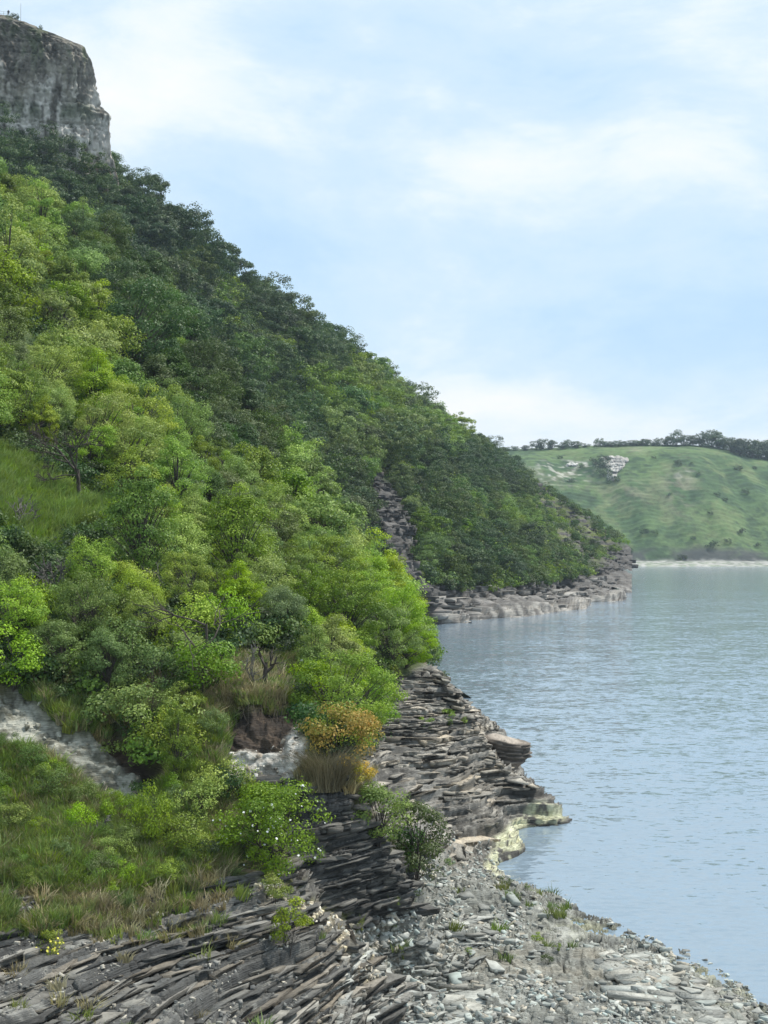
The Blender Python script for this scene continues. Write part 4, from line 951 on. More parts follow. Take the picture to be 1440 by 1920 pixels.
# ------------------------------------------------------------------ bedrock ledges: broken slabs lying in the beds
BEDC = {'a': [C(0.167, 0.161, 0.144), C(0.236, 0.227, 0.203), C(0.118, 0.115, 0.106), C(0.306, 0.290, 0.257), C(0.389, 0.365, 0.314), C(0.083, 0.081, 0.077)],
        'b': [C(0.118, 0.113, 0.102), C(0.166, 0.158, 0.140), C(0.083, 0.081, 0.075), C(0.213, 0.201, 0.175), C(0.065, 0.063, 0.059)],
        'c': [C(0.281, 0.257, 0.220), C(0.362, 0.332, 0.282), C(0.201, 0.185, 0.161), C(0.455, 0.416, 0.352), C(0.402, 0.345, 0.266), C(0.147, 0.137, 0.120)],
        'd': [C(.34, .345, .315), C(.42, .42, .38), C(.27, .27, .245), C(.38, .36, .31), C(.20, .20, .185)]}
def ledge_slabs(poly, tab, tl, seed, cols, Lr, dep, prot, tmax, dirv, minz=0.05, fold=None, src=None, S_=1.0, tries=160, jag=0.10, zcol=None, thin=None, coh=0.55):
    """slabs layer by layer: each bed is broken into blocks that stand out of the slope by different amounts"""
    r_ = np.random.default_rng(seed); SU, SV, SP, SN, SK = src or (U, V, PBASE, nrm, keepN)
    msk = inpoly(poly, SU, SV) & SK & (SP[..., 2] > minz)
    jj, ii = np.nonzero(msk); P = SP[jj, ii]; Nn = SN[jj, ii]
    s = P[:, 2] + tl[0] * P[:, 0] + tl[1] * P[:, 1] + 0.35 * S_ * fbm(P[:, 0] * 0.10 / S_, P[:, 1] * 0.10 / S_, P[:, 2] * 0.1 / S_, 3, seed) + 30 + (fold[jj, ii] if fold is not None else 0)
    k, f, t, r = strata(s, tab); out = []
    dv = np.array([dirv[0], dirv[1], 0.0]); dv /= np.linalg.norm(dv); bn = np.array([tl[0], tl[1], 1.0]); bn /= np.linalg.norm(bn)
    for kk in np.unique(k):
        idx_ = np.nonzero(k == kk)[0]; r_.shuffle(idx_); acc = np.zeros((0, 4)); th = tab[2][kk]; lay = r_.uniform(-0.8, 0.9); lc = cols[r_.integers(len(cols))]
        for i in idx_[:tries]:
            Ls = Lr[0] * (Lr[1] / Lr[0]) ** r_.uniform(); p = P[i]
            if len(acc) and (np.hypot(*(acc[:, :2] - p[:2]).T) < 0.42 * (acc[:, 3] + Ls) * (0.92 - 0.30 * (coh > 0.9))).any(): continue
            acc = np.vstack([acc, [*p, Ls]])
            if thin is not None and r_.uniform() < thin(SU[jj[i], ii[i]], SV[jj[i], ii[i]]): continue
            n_ = Nn[i].copy(); oh = n_ - bn * (n_ @ bn); ln = np.linalg.norm(oh); oh = oh / ln if ln > 0.05 else np.array([0, -1.0, 0])
            al = np.cross(bn, oh); slope_h = max(0.15, n_ @ bn)
            tread = min(1.6 * S_, th * slope_h / max(ln, 0.12))
            D = tread + dep * r_.uniform(0.6, 1.3); pr = prot * (coh * lay + (1 - 0.75 * coh) * r_.uniform(-0.6, 0.8))
            m = int(np.clip(Ls / (0.32 * S_), 4, 12)); xs_ = np.linspace(-0.5, 0.5, m) * Ls; yf = pr + r_.normal(size=m) * jag * S_ * min(1.0, Ls / S_) + 0.04 * S_; xs_[1:-1] += r_.normal(size=m - 2) * 0.06 * Ls
            sk = r_.uniform(-0.25, 0.25)
            ring = [(x, y) for x, y in zip(xs_, yf)] + [(xs_[-1] * r_.uniform(.75, 1.0) + sk * D, pr - D), (xs_[0] * r_.uniform(.75, 1.0) + sk * D, pr - D)]
            ring = np.array(ring); n2 = len(ring); ht = th * r_.uniform(0.75, 1.0) if th < tmax else tmax
            tz = r_.normal() * 0.05 / max(1.0, Ls / S_); ty = r_.normal() * 0.06
            top = p + bn * (ht * 0.5) + ring[:, :1] * al + ring[:, 1:] * oh + bn * (ring[:, :1] * tz + ring[:, 1:] * ty); inset = ring.copy(); inset[:m, 1] -= r_.uniform(0.0, 0.10) * S_
            bot = p - bn * (ht * 0.62) + inset[:, :1] * al + inset[:, 1:] * oh + bn * (ring[:, :1] * tz + ring[:, 1:] * ty)
            V_ = np.concatenate([top, bot]); q = [[j, j + n2, (j + 1) % n2 + n2, (j + 1) % n2] for j in range(n2)]
            tr = [[0, j, j + 1] for j in range(1, n2 - 1)] + [[n2, n2 + j + 1, n2 + j] for j in range(1, n2 - 1)]
            c = (lc * 0.5 + 0.5 * cols[r_.integers(len(cols))]) * r_.uniform(0.8, 1.2)
            if zcol is not None and p[2] > zcol[0] + r_.normal() * zcol[1]: c = zcol[2][r_.integers(len(zcol[2]))] * r_.uniform(0.8, 1.2)
            cv = np.tile(c, (2 * n2, 1)) * r_.uniform(0.88, 1.12, (2 * n2, 1)); out.append((Ls * ht / np.linalg.norm(p), V_, np.array(q), np.array(tr), cv))
    return out
tabL = layer_table(0.035, 0.24, 900); tabM = layer_table(0.06, 0.26, 900)
LS = ledge_slabs(R1, tabL, (-0.08, 0.0), 301, [c * 0.85 for c in BEDC['a']] + [C(.22, .185, .14), C(.28, .24, .185)], (0.8, 4.5), 0.40, 0.20, 0.42, (0.51, 0.86), jag=0.085, coh=1.0)
LS += ledge_slabs(R2, tabL, (-0.04, 0.0), 302, BEDC['b'], (0.8, 3.6), 0.6, 0.26, 0.42, (0.95, 0.3), jag=0.08, coh=1.0)
LS += ledge_slabs([(725, 1305), (765, 1268), (840, 1250), (980, 1400), (1010, 1480), (1022, 1525), (960, 1530), (920, 1560), (880, 1620), (820, 1620), (740, 1560), (665, 1480), (695, 1400)], tabM, (0.16, 0.0), 303, BEDC['c'], (1.2, 6.0), 0.5, 0.16, 0.4, (0.5, 0.86), 0.5, fold3, coh=1.0, jag=0.085, thin=lambda a, b: 0.15 + 0.5 * float(smooth(1400, 1470, b)))
LS += ledge_slabs([(640, 1800), (760, 1780), (860, 1720), (920, 1720), (900, 1790), (860, 1850), (1000, 1990), (640, 1990)], tabL, (-0.05, 0.0), 304, BEDC['d'], (0.4, 1.8), 0.35, 0.10, 0.2, (0.6, 0.8))
LS += ledge_slabs([(1150, 1790), (1230, 1790), (1440, 1900), (1440, 1960), (1240, 1890)], tabL, (0.02, -0.02), 305, BEDC['d'], (0.4, 1.4), 0.3, 0.12, 0.2, (0.6, 0.8), 0.1)
def reaches_out(v_):
    a_, b_, _ = project(v_); return bool(((b_ < 1600) & (a_ > 1036)).any())
LS = [s_ for s_ in LS if not reaches_out(s_[1])]
LS.sort(key=lambda a: -a[0])
def slab_mesh(name, lst):
    o_ = 0; vs_, qs_, ts_, cs_ = [], [], [], []
    for _, v_, q_, t_, c_ in lst: vs_.append(v_); qs_.append(q_ + o_); ts_.append(t_ + o_); cs_.append(c_); o_ += len(v_)
    return mesh_from(name, np.concatenate(vs_), [np.concatenate(qs_), np.concatenate(ts_)], M['rock'], False, np.concatenate(cs_))
for it in LS[:280]: obj('ledge_slab', slab_mesh('ledge_slab', [it]), shore_o)
obj('ledge_slabs', slab_mesh('ledge_slabs', LS[280:]), shore_o)['kind'] = 'stuff'
print('LEDGE SLABS', len(LS))
# the headland's beds, too far off to pick apart one by one
srcH = (U2, V2, PH + nh * (0.25 * outH)[..., None], nh, hitH & (PH[..., 2] > 0.1) & (PH[..., 1] < 640))
BANDP = [(760, 1085), (850, 1105), (900, 1103), (1000, 1093), (1075, 1082), (1120, 1070), (1150, 1036), (1176, 1020), (1186, 1080), (1100, 1135), (1030, 1152), (950, 1162), (790, 1176)]
bandc = [C(.20, .19, .175), C(.26, .245, .222), C(.15, .142, .132), C(.10, .096, .09), C(.33, .31, .28), C(.12, .115, .108)]; topc = [C(.075, .07, .065), C(.11, .103, .096), C(.05, .048, .046), C(.14, .13, .12)]
tabF = layer_table(0.45, 1.7); tabT = layer_table(1.6, 4.2)
HS = ledge_slabs(BANDP, tabF, (0.01, 0.005), 401, bandc, (8, 28), 2.0, 0.6, 2.0, (0.25, 0.97), 0.7, None, srcH, 5.0, 60, 0.06, (4.2, 0.9, topc), lambda a, b: 1.0 if (a > 1095 or a < 800) else 0.0)
HS += ledge_slabs(BANDP, tabF, (0.01, 0.005), 405, bandc, (3, 8), 1.5, 0.5, 2.0, (0.25, 0.97), 0.5, None, srcH, 4.0, 60, 0.06, (3.5, 0.9, topc), lambda a, b: 1.0 if (1095 >= a >= 800 or a > 1168) else 0.0)
HS += ledge_slabs(LED, tabT, (0.01, 0.005), 402, topc, (4, 14), 2.0, 0.9, 1.3, (0.25, 0.97), 6.0, None, srcH, 6.0, 30, 0.10)
HS += ledge_slabs([(770, 948), (815, 950), (845, 985), (815, 1005), (780, 975)], tabF, (0.01, 0.005), 403, topc, (3, 10), 2.0, 1.0, 1.3, (0.25, 0.97), 6.0, None, srcH, 5.0, 40, 0.10)
ribP = PHd; srcR = (U2, V2, ribP, nh, hitH & (rib > 0.5))
HS += ledge_slabs(RIB, tabF, (0.01, 0.005), 404, topc, (3, 9), 1.5, 0.8, 1.2, (0.9, 0.4), 3.0, None, srcR, 3.5, 40, 0.14)
M['rock_keep'] = M['rock']; M['rock'] = M['far_rock']
o_hs = obj('rock_ledges', slab_mesh('rock_ledges', HS), bpy.data.objects['headland']); o_hs['kind'] = 'stuff'; M['rock'] = M['rock_keep']
stone_mass('chalk_rubble', 90, S1, 0.06, 0.40, [C(.36, .35, .29), C(.26, .25, .20), C(.44, .43, .37), C(.17, .16, .12)], 0.8, (0.4, 0.8))
stone_mass('chalk_blocks', 70, S2, 0.06, 0.36, [C(.56, .53, .46), C(.42, .38, .31), C(.64, .61, .55), C(.33, .28, .22)], 0.8, (0.4, 0.8))
# the undercut block standing out over the water
def ledge_block():
    a, b = np.meshgrid(np.linspace(0, 2 * np.pi, 44, endpoint=False), np.linspace(0, 1, 30)); top, bot = P3(943, 1384, 87), P3(943, 1440, 87)
    rx = 1.12 * (0.55 + 0.62 * smooth(0.0, 0.55, b)); rx *= 1 - 0.5 * smooth(0.93, 1.0, b); ry = 1.8 * (0.8 + 0.2 * b)
    k, f, t, r = strata(b * 1.5 + 3 + 0.08 * np.cos(a), tabA); ex = 1 + 0.16 * (r - 0.5) - 0.10 * (1 - smooth(0, .25, f)) + 0.10 * fbm(np.cos(a) * 2, np.sin(a) * 2, b * 3, 3, 3)
    X_ = top[0] + np.cos(a) * rx * ex * (1 + 0.25 * (np.cos(a) > 0)); Y_ = top[1] + np.sin(a) * ry * ex; Z_ = bot[2] + (top[2] - bot[2]) * b - 0.18 * np.cos(a) * b
    V_ = np.stack([X_, Y_, Z_], -1).reshape(-1, 3); n = 44
    q = [[i * n + j, i * n + (j + 1) % n, (i + 1) * n + (j + 1) % n, (i + 1) * n + j] for i in range(29) for j in range(n)]
    V_ = np.concatenate([V_, [V_[-n:].mean(0) + [0, 0, .05]]]); tr = [[29 * n + j, 29 * n + (j + 1) % n, 30 * n] for j in range(n)]
    cc = lerp(C(.09, .08, .07) + 0 * V_, C(.30, .25, .20), np.clip(np.concatenate([r.ravel(), [0.9]]) * 0.9 + 0.1, 0, 1)); cc[-n - 1:] = C(.36, .31, .26)
    return obj('overhanging_block', mesh_from('overhanging_block', V_, [np.array(q), np.array(tr)], M['rock'], False, cc), shore_o)
ledge_block()

# ------------------------------------------------------------------ grass on the bank
M['grass_green'] = leaf_mat('grass_green', (0.12, 0.18, 0.03), (0.30, 0.36, 0.08), 0.08, 0.35)
M['grass_lush'] = leaf_mat('grass_lush', (0.12, 0.20, 0.02), (0.27, 0.38, 0.05), 0.05, 0.3)
M['grass_dry'] = leaf_mat('grass_dry', (0.22, 0.19, 0.09), (0.48, 0.41, 0.22), 0.03, 0.3)
M['grass_red'] = leaf_mat('grass_red', (0.20, 0.07, 0.05), (0.36, 0.14, 0.10), 0.02, 0.2)
TUFT = [make_grass(1, 60, 0.42, 0.22, 'grass_green', 0.5), make_grass(2, 60, 0.34, 0.25, 'grass_green', 0.7), make_grass(3, 55, 0.40, 0.22, 'grass_dry', 0.6), make_grass(4, 60, 0.5, 0.24, 'grass_lush', 0.5), make_grass(5, 40, 0.34, 0.16, 'grass_red', 0.3)]
GR = [([(-110, 1395), (60, 1405), (190, 1500), (262, 1505), (300, 1500), (330, 1420), (220, 1345), (260, 1300), (420, 1330), (412, 1400), (412, 1440), (440, 1560), (430, 1640), (330, 1665), (200, 1690), (100, 1680), (0, 1650), (-110, 1650)], 5200, (0.58, 0.12, 0.16, 0.14, 0.0)),
      ([(380, 1230), (575, 1235), (570, 1310), (470, 1315), (400, 1330), (260, 1310), (250, 1260)], 900, (0.35, 0.2, 0.45, 0.0, 0.0)),
      ([(-110, 1635), (100, 1670), (210, 1680), (400, 1640), (430, 1660), (330, 1720), (200, 1760), (0, 1760), (-110, 1740)], 260, (0.3, 0.25, 0.45, 0, 0)), ([(40, 1285), (210, 1325), (215, 1372), (130, 1365), (60, 1300)], 170, (0.6, 0.2, 0.2, 0, 0)),
      ([(195, 1650), (225, 1650), (228, 1700), (200, 1700)], 26, (0, 0, 0, 0, 1.0)),
      ([(-40, 1690), (15, 1690), (25, 1740), (-40, 1740)], 90, (0.7, 0.3, 0, 0, 0)), ([(40, 1720), (130, 1700), (150, 1740), (60, 1760)], 90, (0.6, 0.2, 0.2, 0, 0)),
      ([(150, 1690), (420, 1650), (480, 1690), (380, 1760), (180, 1780)], 60, (0.3, 0.2, 0.5, 0, 0)), (R1, 30, (0.3, 0.2, 0.5, 0, 0)), ([(560, 1440), (700, 1440), (680, 1490), (560, 1480)], 120, (0.1, 0, 0.9, 0, 0)), ([(640, 1700), (1000, 1640), (1150, 1760), (900, 1830), (700, 1830)], 22, (0.6, 0.4, 0, 0, 0))]
pts, idx = [], []
for poly, n, pr in GR:
    lo, hi = np.min(poly, 0), np.max(poly, 0); got = 0
    while got < n:
        us, vs = rng.uniform(lo[0], hi[0], 3000), rng.uniform(lo[1], min(hi[1], 1990), 3000); ins = inpoly(poly, us, vs)
        for u_, v_ in zip(us[ins], vs[ins]):
            pr_ = np.array(pr); nz_ = float(vnoise(u_ / 60, v_ / 40, 2.0, 8))
            if pr_[0] > 0 and nz_ > 0.15: pr_ = pr_ * np.array([0.5, 1, 2.0, 0.6, 1])
            pts.append(shore_at(u_, v_)[0]); idx.append(rng.choice(5, p=pr_ / pr_.sum())); got += 1
            if got >= n: break
gl = ground_pts(9000, -24, -8, 62, 92); gu, gv, gt = project(gl); gl = gl[inpoly(GLADE, gu, gv)][:1500]
pts += list(gl); idx += [3] * len(gl); pts = np.array(pts); n = len(pts); sc_ = rng.uniform(0.6, 1.3, n); sc_[np.array(idx) == 4] *= 0.9; sc_[-len(gl):] *= 1.5 if len(gl) else 1
scatter('grass', pts, np.stack([rng.normal(size=n) * .12 - 0.15, rng.normal(size=n) * .12 + 0.15, rng.uniform(0, 6.28, n)], 1), sc_, idx, TUFT, 'long green and dry grass on the bank', 'grass')

wp = []
while len(wp) < 90:
    u_, v_ = rng.uniform(-100, 440), rng.uniform(1310, 1690)
    if inpoly(GR[0][0], np.array([u_]), np.array([v_]))[0]: wp.append(shore_at(u_, v_)[0])
scatter('bank_weeds', np.array(wp), np.stack([0 * np.arange(90), 0 * np.arange(90), rng.uniform(0, 6.28, 90)], 1), rng.uniform(0.22, 0.5, 90), rng.integers(0, 3, 90), [SHRUB['leaf_bright'][0][1], SHRUB['leaf_mid'][0][1], SHRUB['leaf_olive'][1][1]], 'low weeds mixed into the grass of the bank', 'weeds')
# ------------------------------------------------------------------ single plants of the bank and shore
M['petal'] = plain_mat('white_petal', (0.75, 0.74, 0.70), (0.85, 0.84, 0.80), 20, 0.6, 0.0)
M['petal_yellow'] = plain_mat('yellow_petal', (0.70, 0.62, 0.06), (0.80, 0.72, 0.15), 20, 0.6, 0.0)
M['twig'] = leaf_mat('broom_twig', (0.13, 0.10, 0.045), (0.30, 0.25, 0.13), 0.02, 0.1)
M['leaf_herb'] = leaf_mat('leaf_herb', (0.13, 0.20, 0.03), (0.36, 0.40, 0.08), 0.05)
def flower_mesh(name, centres, size, mat, rng):
    mb = MB()
    for c in centres:
        nv = np.array([rng.normal() * .4, -0.8 + rng.normal() * .3, 0.7]); nv /= np.linalg.norm(nv); a = np.cross(nv, [0, 0, 1]); a /= np.linalg.norm(a); b = np.cross(nv, a); s = size * rng.uniform(.7, 1.2)
        pet = [c + nv * s * 0.1]
        for k in range(10):
            an = k * 0.6283; r = s * (0.5 if k % 2 == 0 else 0.34); pet.append(c + (a * math.cos(an) + b * math.sin(an)) * r + nv * s * 0.12)
        mb.add(np.array(pet) - nv * 0.0, None, [[0, 1 + k, 1 + (k + 1) % 10] for k in range(10)])
    return mb.mesh(name, M[mat])
def surf_points(me, n, rng, up=0.0):
    co = np.zeros(len(me.vertices) * 3, np.float32); me.vertices.foreach_get('co', co); co = co.reshape(-1, 3)
    c = co.mean(0); d = np.linalg.norm((co - c) / (co.std(0) + 1e-6), axis=1) - 0.6 * (co[:, 1] - c[1]) / co[:, 1].std(); k = np.argsort(-d)[:len(d) // 4]
    return co[rng.choice(k, n, replace=False)]
def plant(name, u_, v_, parts, label, cat, s=1.0, rz=None, dz=0.0):
    p = shore_at(u_, v_)[0] if v_ > 1222 else None
    if p is None:
        q, h = raycast(np.array([[float(u_)]]), np.array([[float(v_)]]), 40, 240, hz, 0.4); p = q[0, 0]
    p[2] += dz
    return thing(name, tuple(p), rng.uniform(0, 6.28) if rz is None else rz, parts, label, cat, None, s)
# flowering rose
rs = make_tree(901, 2.7, 1.45, 60, 11000, 0.085, 0.42, base=0.0, stems=5, mat='leaf_mid')
plant('rose_bush', 508, 1625, [('stems', rs[0]), ('foliage', rs[1]), ('flowers', flower_mesh('flowers', surf_points(rs[1], 60, rng), 0.08, 'petal', rng))], 'large green rose bush dotted with white flowers on the bank', 'bush', rz=0)
# golden bush and dry broom
gs = make_tree(902, 1.9, 0.95, 30, 4200, 0.085, 0.36, base=0.0, stems=3, mat='leaf_gold'); plant('golden_bush', 640, 1432, [('stems', gs[0]), ('foliage', gs[1])], 'orange yellow bush behind the dry brown broom', 'bush', 1.15)
gs2 = make_tree(922, 1.0, 0.7, 16, 1500, 0.08, 0.3, base=0.0, stems=3, mat='leaf_gold'); plant('golden_bush', 668, 1470, [('stems', gs2[0]), ('foliage', gs2[1])], 'low yellow bush at the right foot of the dry broom', 'bush', 0.8)
br = make_grass(21, 1500, 1.5, 0.5, 'twig', 0.75, 0.009); plant('dry_broom', 612, 1478, [('twigs', br)], 'dry brown fan shaped broom bush beside the chalk scar', 'bush', 1.0)
def herb(seed, mat, h=0.9, r=0.5, n=900, leaf=0.07): return make_tree(seed, h, r, 12, n, leaf, 0.2, base=0.0, stems=4, mat=mat)
bt = NEAR['leaf_bright'][0]; plant('lakeside_tree', 655, 1405, [('trunk', bt[0]), ('crown', bt[1]), ('flowers', flower_mesh('flowers', surf_points(bt[1], 26, rng), 0.12, 'petal', rng))], 'bright green small tree with a few white blooms over the rock cliff', 'tree', 0.86)
sd = make_tree(903, 2.6, 1.2, 34, 5200, 0.10, 0.40, base=0.0, stems=4, mat='leaf_dark'); plant('dark_shrub', 778, 1655, [('stems', sd[0]), ('foliage', sd[1])], 'dark green shrub at the foot of the dark layered outcrop by the beach', 'shrub', 1.05)
se = make_tree(904, 2.2, 1.0, 26, 3600, 0.10, 0.38, base=0.0, stems=4, mat='leaf_mid'); plant('dark_shrub', 706, 1572, [('stems', se[0]), ('foliage', se[1])], 'mid green shrub behind the top of the dark layered outcrop', 'shrub', 0.95)
sl = NEAR['leaf_mid'][2]
plant('bank_bush', 332, 1480, [('stems', sl[0]), ('foliage', sl[1])], 'tall narrow green bush between the two bare scars', 'bush', (0.38, 0.38, 0.62))
plant('bank_bush', 285, 1590, [('stems', SHRUB['leaf_bright'][0][0]), ('foliage', SHRUB['leaf_bright'][0][1])], 'upright green bush at the lower end of the left scar', 'bush', (0.62, 0.62, 1.15))
plant('bank_bush', 350, 1610, [('stems', SHRUB['leaf_mid'][0][0]), ('foliage', SHRUB['leaf_mid'][0][1])], 'round dark green bush left of the white flowered rose', 'bush', (0.95, 0.95, 0.85))
plant('bank_bush', 380, 1540, [('stems', SHRUB['leaf_bright'][1][0]), ('foliage', SHRUB['leaf_bright'][1][1])], 'yellow green bush on the grass left of the rose', 'bush', 0.8)
plant('bank_bush', 90, 1500, [('stems', SHRUB['leaf_olive'][0][0]), ('foliage', SHRUB['leaf_olive'][0][1])], 'small grey green bush in the grass under the left scar', 'bush', 0.62)
plant('bank_bush', 60, 1450, [('stems', SHRUB['leaf_mid'][1][0]), ('foliage', SHRUB['leaf_mid'][1][1])], 'dark bush against the left bare scar', 'bush', 0.6)
plant('bank_bush', 150, 1560, [('stems', SHRUB['leaf_bright'][0][0]), ('foliage', SHRUB['leaf_bright'][0][1])], 'low bright bush in the middle of the lower grass', 'bush', 0.55)
plant('bank_bush', 205, 1625, [('stems', SHRUB['leaf_bright'][1][0]), ('foliage', SHRUB['leaf_bright'][1][1])], 'low bush at the lower edge of the grass', 'bush', 0.5)
hb = herb(911, 'leaf_herb', 1.0, 0.55, 1300); plant('yellow_herb', 512, 1700, [('stems', hb[0]), ('foliage', hb[1])], 'yellow green herb at the head of the pale scree', 'plant', 0.9)
hb = herb(912, 'leaf_bright', 1.3, 0.45, 1500); plant('leafy_herb', 536, 1790, [('stems', hb[0]), ('foliage', hb[1])], 'bright green leafy herb hanging on the dark ledges below the scree', 'plant', 1.0)
hb = herb(913, 'leaf_herb', 0.8, 0.5, 1100, 0.06); plant('yellow_flower', 95, 1782, [('stems', hb[0]), ('foliage', hb[1]), ('flowers', flower_mesh('flowers', surf_points(hb[1], 60, rng), 0.075, 'petal_yellow', rng))], 'clump of yellow flowers on the dark ledges, lower left', 'plant', 0.9, rz=0)
for n_, (u_, v_, s, mat, lab) in enumerate([(1005, 1757, .42, 'leaf_bright', 'small bright weed among the slabs beside the water'), (1027, 1800, .42, 'leaf_dark', 'small dark weed right of the pale slab on the beach'), (1048, 1780, .3, 'leaf_mid', 'tiny weed left of the large greenish slab'), (950, 1655, .5, 'leaf_dark', 'small dark weed at the waterline below the spur'), (988, 1672, .35, 'leaf_mid', 'tiny weed farther along the waterline below the spur'), (843, 1620, .42, 'leaf_mid', 'small weed where the cliff meets the beach'),
        (842, 1352, 1.0, 'leaf_mid', 'upright green shrub on a ledge of the lakeside cliff'), (800, 1362, .8, 'leaf_bright', 'yellow green shrub on the cliff ledge, left of the upright one'), (868, 1358, .5, 'leaf_bright', 'small plant at the right end of the cliff ledge'), (818, 1250, 1.0, 'leaf_dark', 'dark blue green bush on the top edge of the lakeside cliff'), (834, 1276, .7, 'leaf_dark', 'small dark bush hanging at the corner of the cliff top'), (878, 1792, .3, 'leaf_mid', 'grassy weed below the arched slab on the beach'), (740, 1740, .3, 'leaf_bright', 'tiny plant at the foot of the dark outcrop')]):
    hb = herb(930 + n_, mat, 0.95, 0.5, 700, 0.08); plant('ledge_plant' if v_ < 1400 else 'beach_weed', u_, v_, [('stems', hb[0]), ('foliage', hb[1])], lab, 'plant', s)
for n_, (u_, v_, s, mat, lab) in enumerate([(20, 1560, .6, 'leaf_mid', 'bush in the grass at the left edge'), (240, 1560, .7, 'leaf_mid', 'bush in the grass left of the upright bush'), (420, 1500, .9, 'leaf_bright', 'bush directly left above the rose'), (300, 1400, .8, 'leaf_mid', 'bush on the lip right of the left scar'), (120, 1620, .45, 'leaf_olive', 'pale bush low in the grass'), (390, 1620, .6, 'leaf_dark', 'dark bush at the foot of the rose'), (350, 1350, .8, 'leaf_bright', 'bright bush in the long grass between the scars'), (30, 1620, .4, 'leaf_olive', 'pale small bush above the dark ledges at left')]):
    bb_ = make_tree(970 + n_, 1.6, 1.0, 26, 2600, 0.085, 0.30, base=0.0, stems=4, mat=mat, bare=0.15); plant('bank_bush', u_, v_, [('stems', bb_[0]), ('foliage', bb_[1])], lab, 'bush', s)
# dead and bare wood
def dead(u_, v_, H, label, seed, snag=False, depth=4, spread=0.6, r0=0.08, twig=3, s=1.0, mat='deadwood'):
    a, b = make_dead(seed, H, 1, depth, spread, r0, mat, snag, twig); plant('dead_tree', u_, v_, [('trunk', a), ('branches', b)], label, 'dead tree', s)
dead(150, 950, 5.2, 'bare grey dead tree with spreading twigs above the bright glade', 52, depth=5, spread=0.62, r0=0.15, twig=4, mat='bark')
dead(375, 1300, 3.6, 'tall thin dead snag above the brown soil scar', 32, True, 3, 0.7, 0.09, 3, mat='bark')
dead(500, 1290, 2.9, 'broken dark dead trunk on the grassy lip above the chalk', 33, False, 3, 0.55, 0.14, 3, mat='bark')
dead(470, 1290, 2.2, 'bare twiggy shrub beside the broken trunk', 34, False, 3, 0.6, 0.04, 4)
dead(350, 1030, 3.0, 'bare brown shrub in the middle of the near slope', 35, False, 4, 0.6, 0.06, 3, mat='bark')
dead(110, 1130, 2.6, 'grey leafless shrub at the left of the near slope', 36, False, 4, 0.5, 0.04, 4)
dead(195, 1580, 1.4, 'pale dead branch lying in the lower grass', 37, False, 3, 0.6, 0.03, 3)
dead(40, 1010, 3.0, 'bare leaning shrub below the glade at the left edge', 38, False, 4, 0.6, 0.05, 3)
dead(560, 850, 5.0, 'bare grey tree at the dark edge of the near slope', 39, False, 4, 0.5, 0.07, 3)
dead(200, 1280, 2.2, 'bare twiggy shrub on the lip of the left scar', 40, False, 4, 0.6, 0.04, 3)
dead(620, 1240, 2.5, 'bare arching shrub near the golden bush, towards the lake', 41, False, 4, 0.6, 0.04, 3)
for n_, (u_, v_, H_, lab) in enumerate([(250, 1080, 3.6, 'bare twigs rising among the bushes left of the snag'), (300, 1150, 3.2, 'thin leafless stems just above the snag'), (440, 1180, 3.4, 'leafless shrub right of the snag'), (60, 1180, 3.2, 'brown leafless stems at the left edge above the scar'), (420, 960, 4.2, 'bare stems in the centre of the near slope'), (250, 860, 4.2, 'bare stems right of the big dead tree'), (520, 1060, 4.0, 'leafless shrub towards the lake on the near slope'), (90, 640, 6.0, 'bare tree high on the near slope at the left'), (270, 600, 6.5, 'bare limbs at the dark crest of the near slope'), (640, 1180, 3.2, 'thin bare shrub near the lake edge of the slope')]):
    dead(u_, v_, H_, lab, 60 + n_, False, 4, 0.5, 0.05, 3, 1.0, 'deadwood' if n_ % 2 else 'bark')
# roots hanging from the undercut turf
def roots():
    mb = MB()
    for i in range(34):
        u_ = rng.uniform(412, 560); v_ = 1309 + rng.uniform(0, 12) - (u_ - 412) * 0.06; p, nv = shore_at(u_, v_); q, n2 = shore_at(u_ + rng.normal() * 10, v_ + rng.uniform(10, 45)); mb.tube(bez(p + [0, -0.05, 0.1], (p + q) / 2 + [rng.normal() * .15, -0.35, 0], q + [0, -0.12, 0], 6), np.linspace(.013, .004, 6), 3)
    return mb.mesh('hanging_roots', M['bark'])
obj('hanging_roots', roots(), shore_o)['kind'] = 'stuff'

# ------------------------------------------------------------------ across the lake: single trees and bushes
FT = [(950, 832, 8), (965, 831, 9), (985, 829, 10), (1005, 838, 19), (1020, 836, 21), (1035, 833, 18), (1056, 829, 13), (1064, 838, 15), (1081, 828, 13), (1100, 826, 8),
      (1123, 824, 17), (1134, 824, 11), (1146, 824, 11), (1158, 824, 12), (1170, 824, 10), (1184, 824, 12), (1196, 824, 11), (1208, 824, 13), (1222, 824, 13), (1238, 823, 16), (1252, 823, 18), (1268, 823, 30), (1284, 823, 20), (1298, 823, 20), (1314, 823, 24), (1330, 823, 33), (1345, 824, 31), (1350, 832, 16), (1368, 822, 24), (1386, 822, 25),
      (1355, 842, 20), (1372, 848, 28), (1390, 854, 32), (1408, 858, 34), (1426, 860, 34), (1444, 862, 38), (1382, 838, 24), (1400, 838, 27), (1420, 836, 30), (1440, 836, 34), (1458, 858, 38)]
FB = [(1272, 873, 8), (1296, 871, 5), (1385, 882, 9), (1398, 924, 8), (1336, 1027, 13), (1208, 1001, 10), (1228, 1001, 8), (1270, 868, 6), (1360, 940, 6), (1332, 965, 6), (1390, 1000, 9), (1300, 1012, 6), (1365, 1018, 8), (1255, 930, 6), (1150, 905, 14), (1135, 895, 16), (1128, 880, 16), (1133, 866, 12), (1120, 872, 14), (1420, 1025, 8), (1280, 1050, 10), (1180, 1035, 8), (1090, 880, 8), (1050, 860, 6), (1345, 930, 7), (1070, 905, 8), (1415, 880, 5), (1226, 860, 5), (1310, 890, 5)]
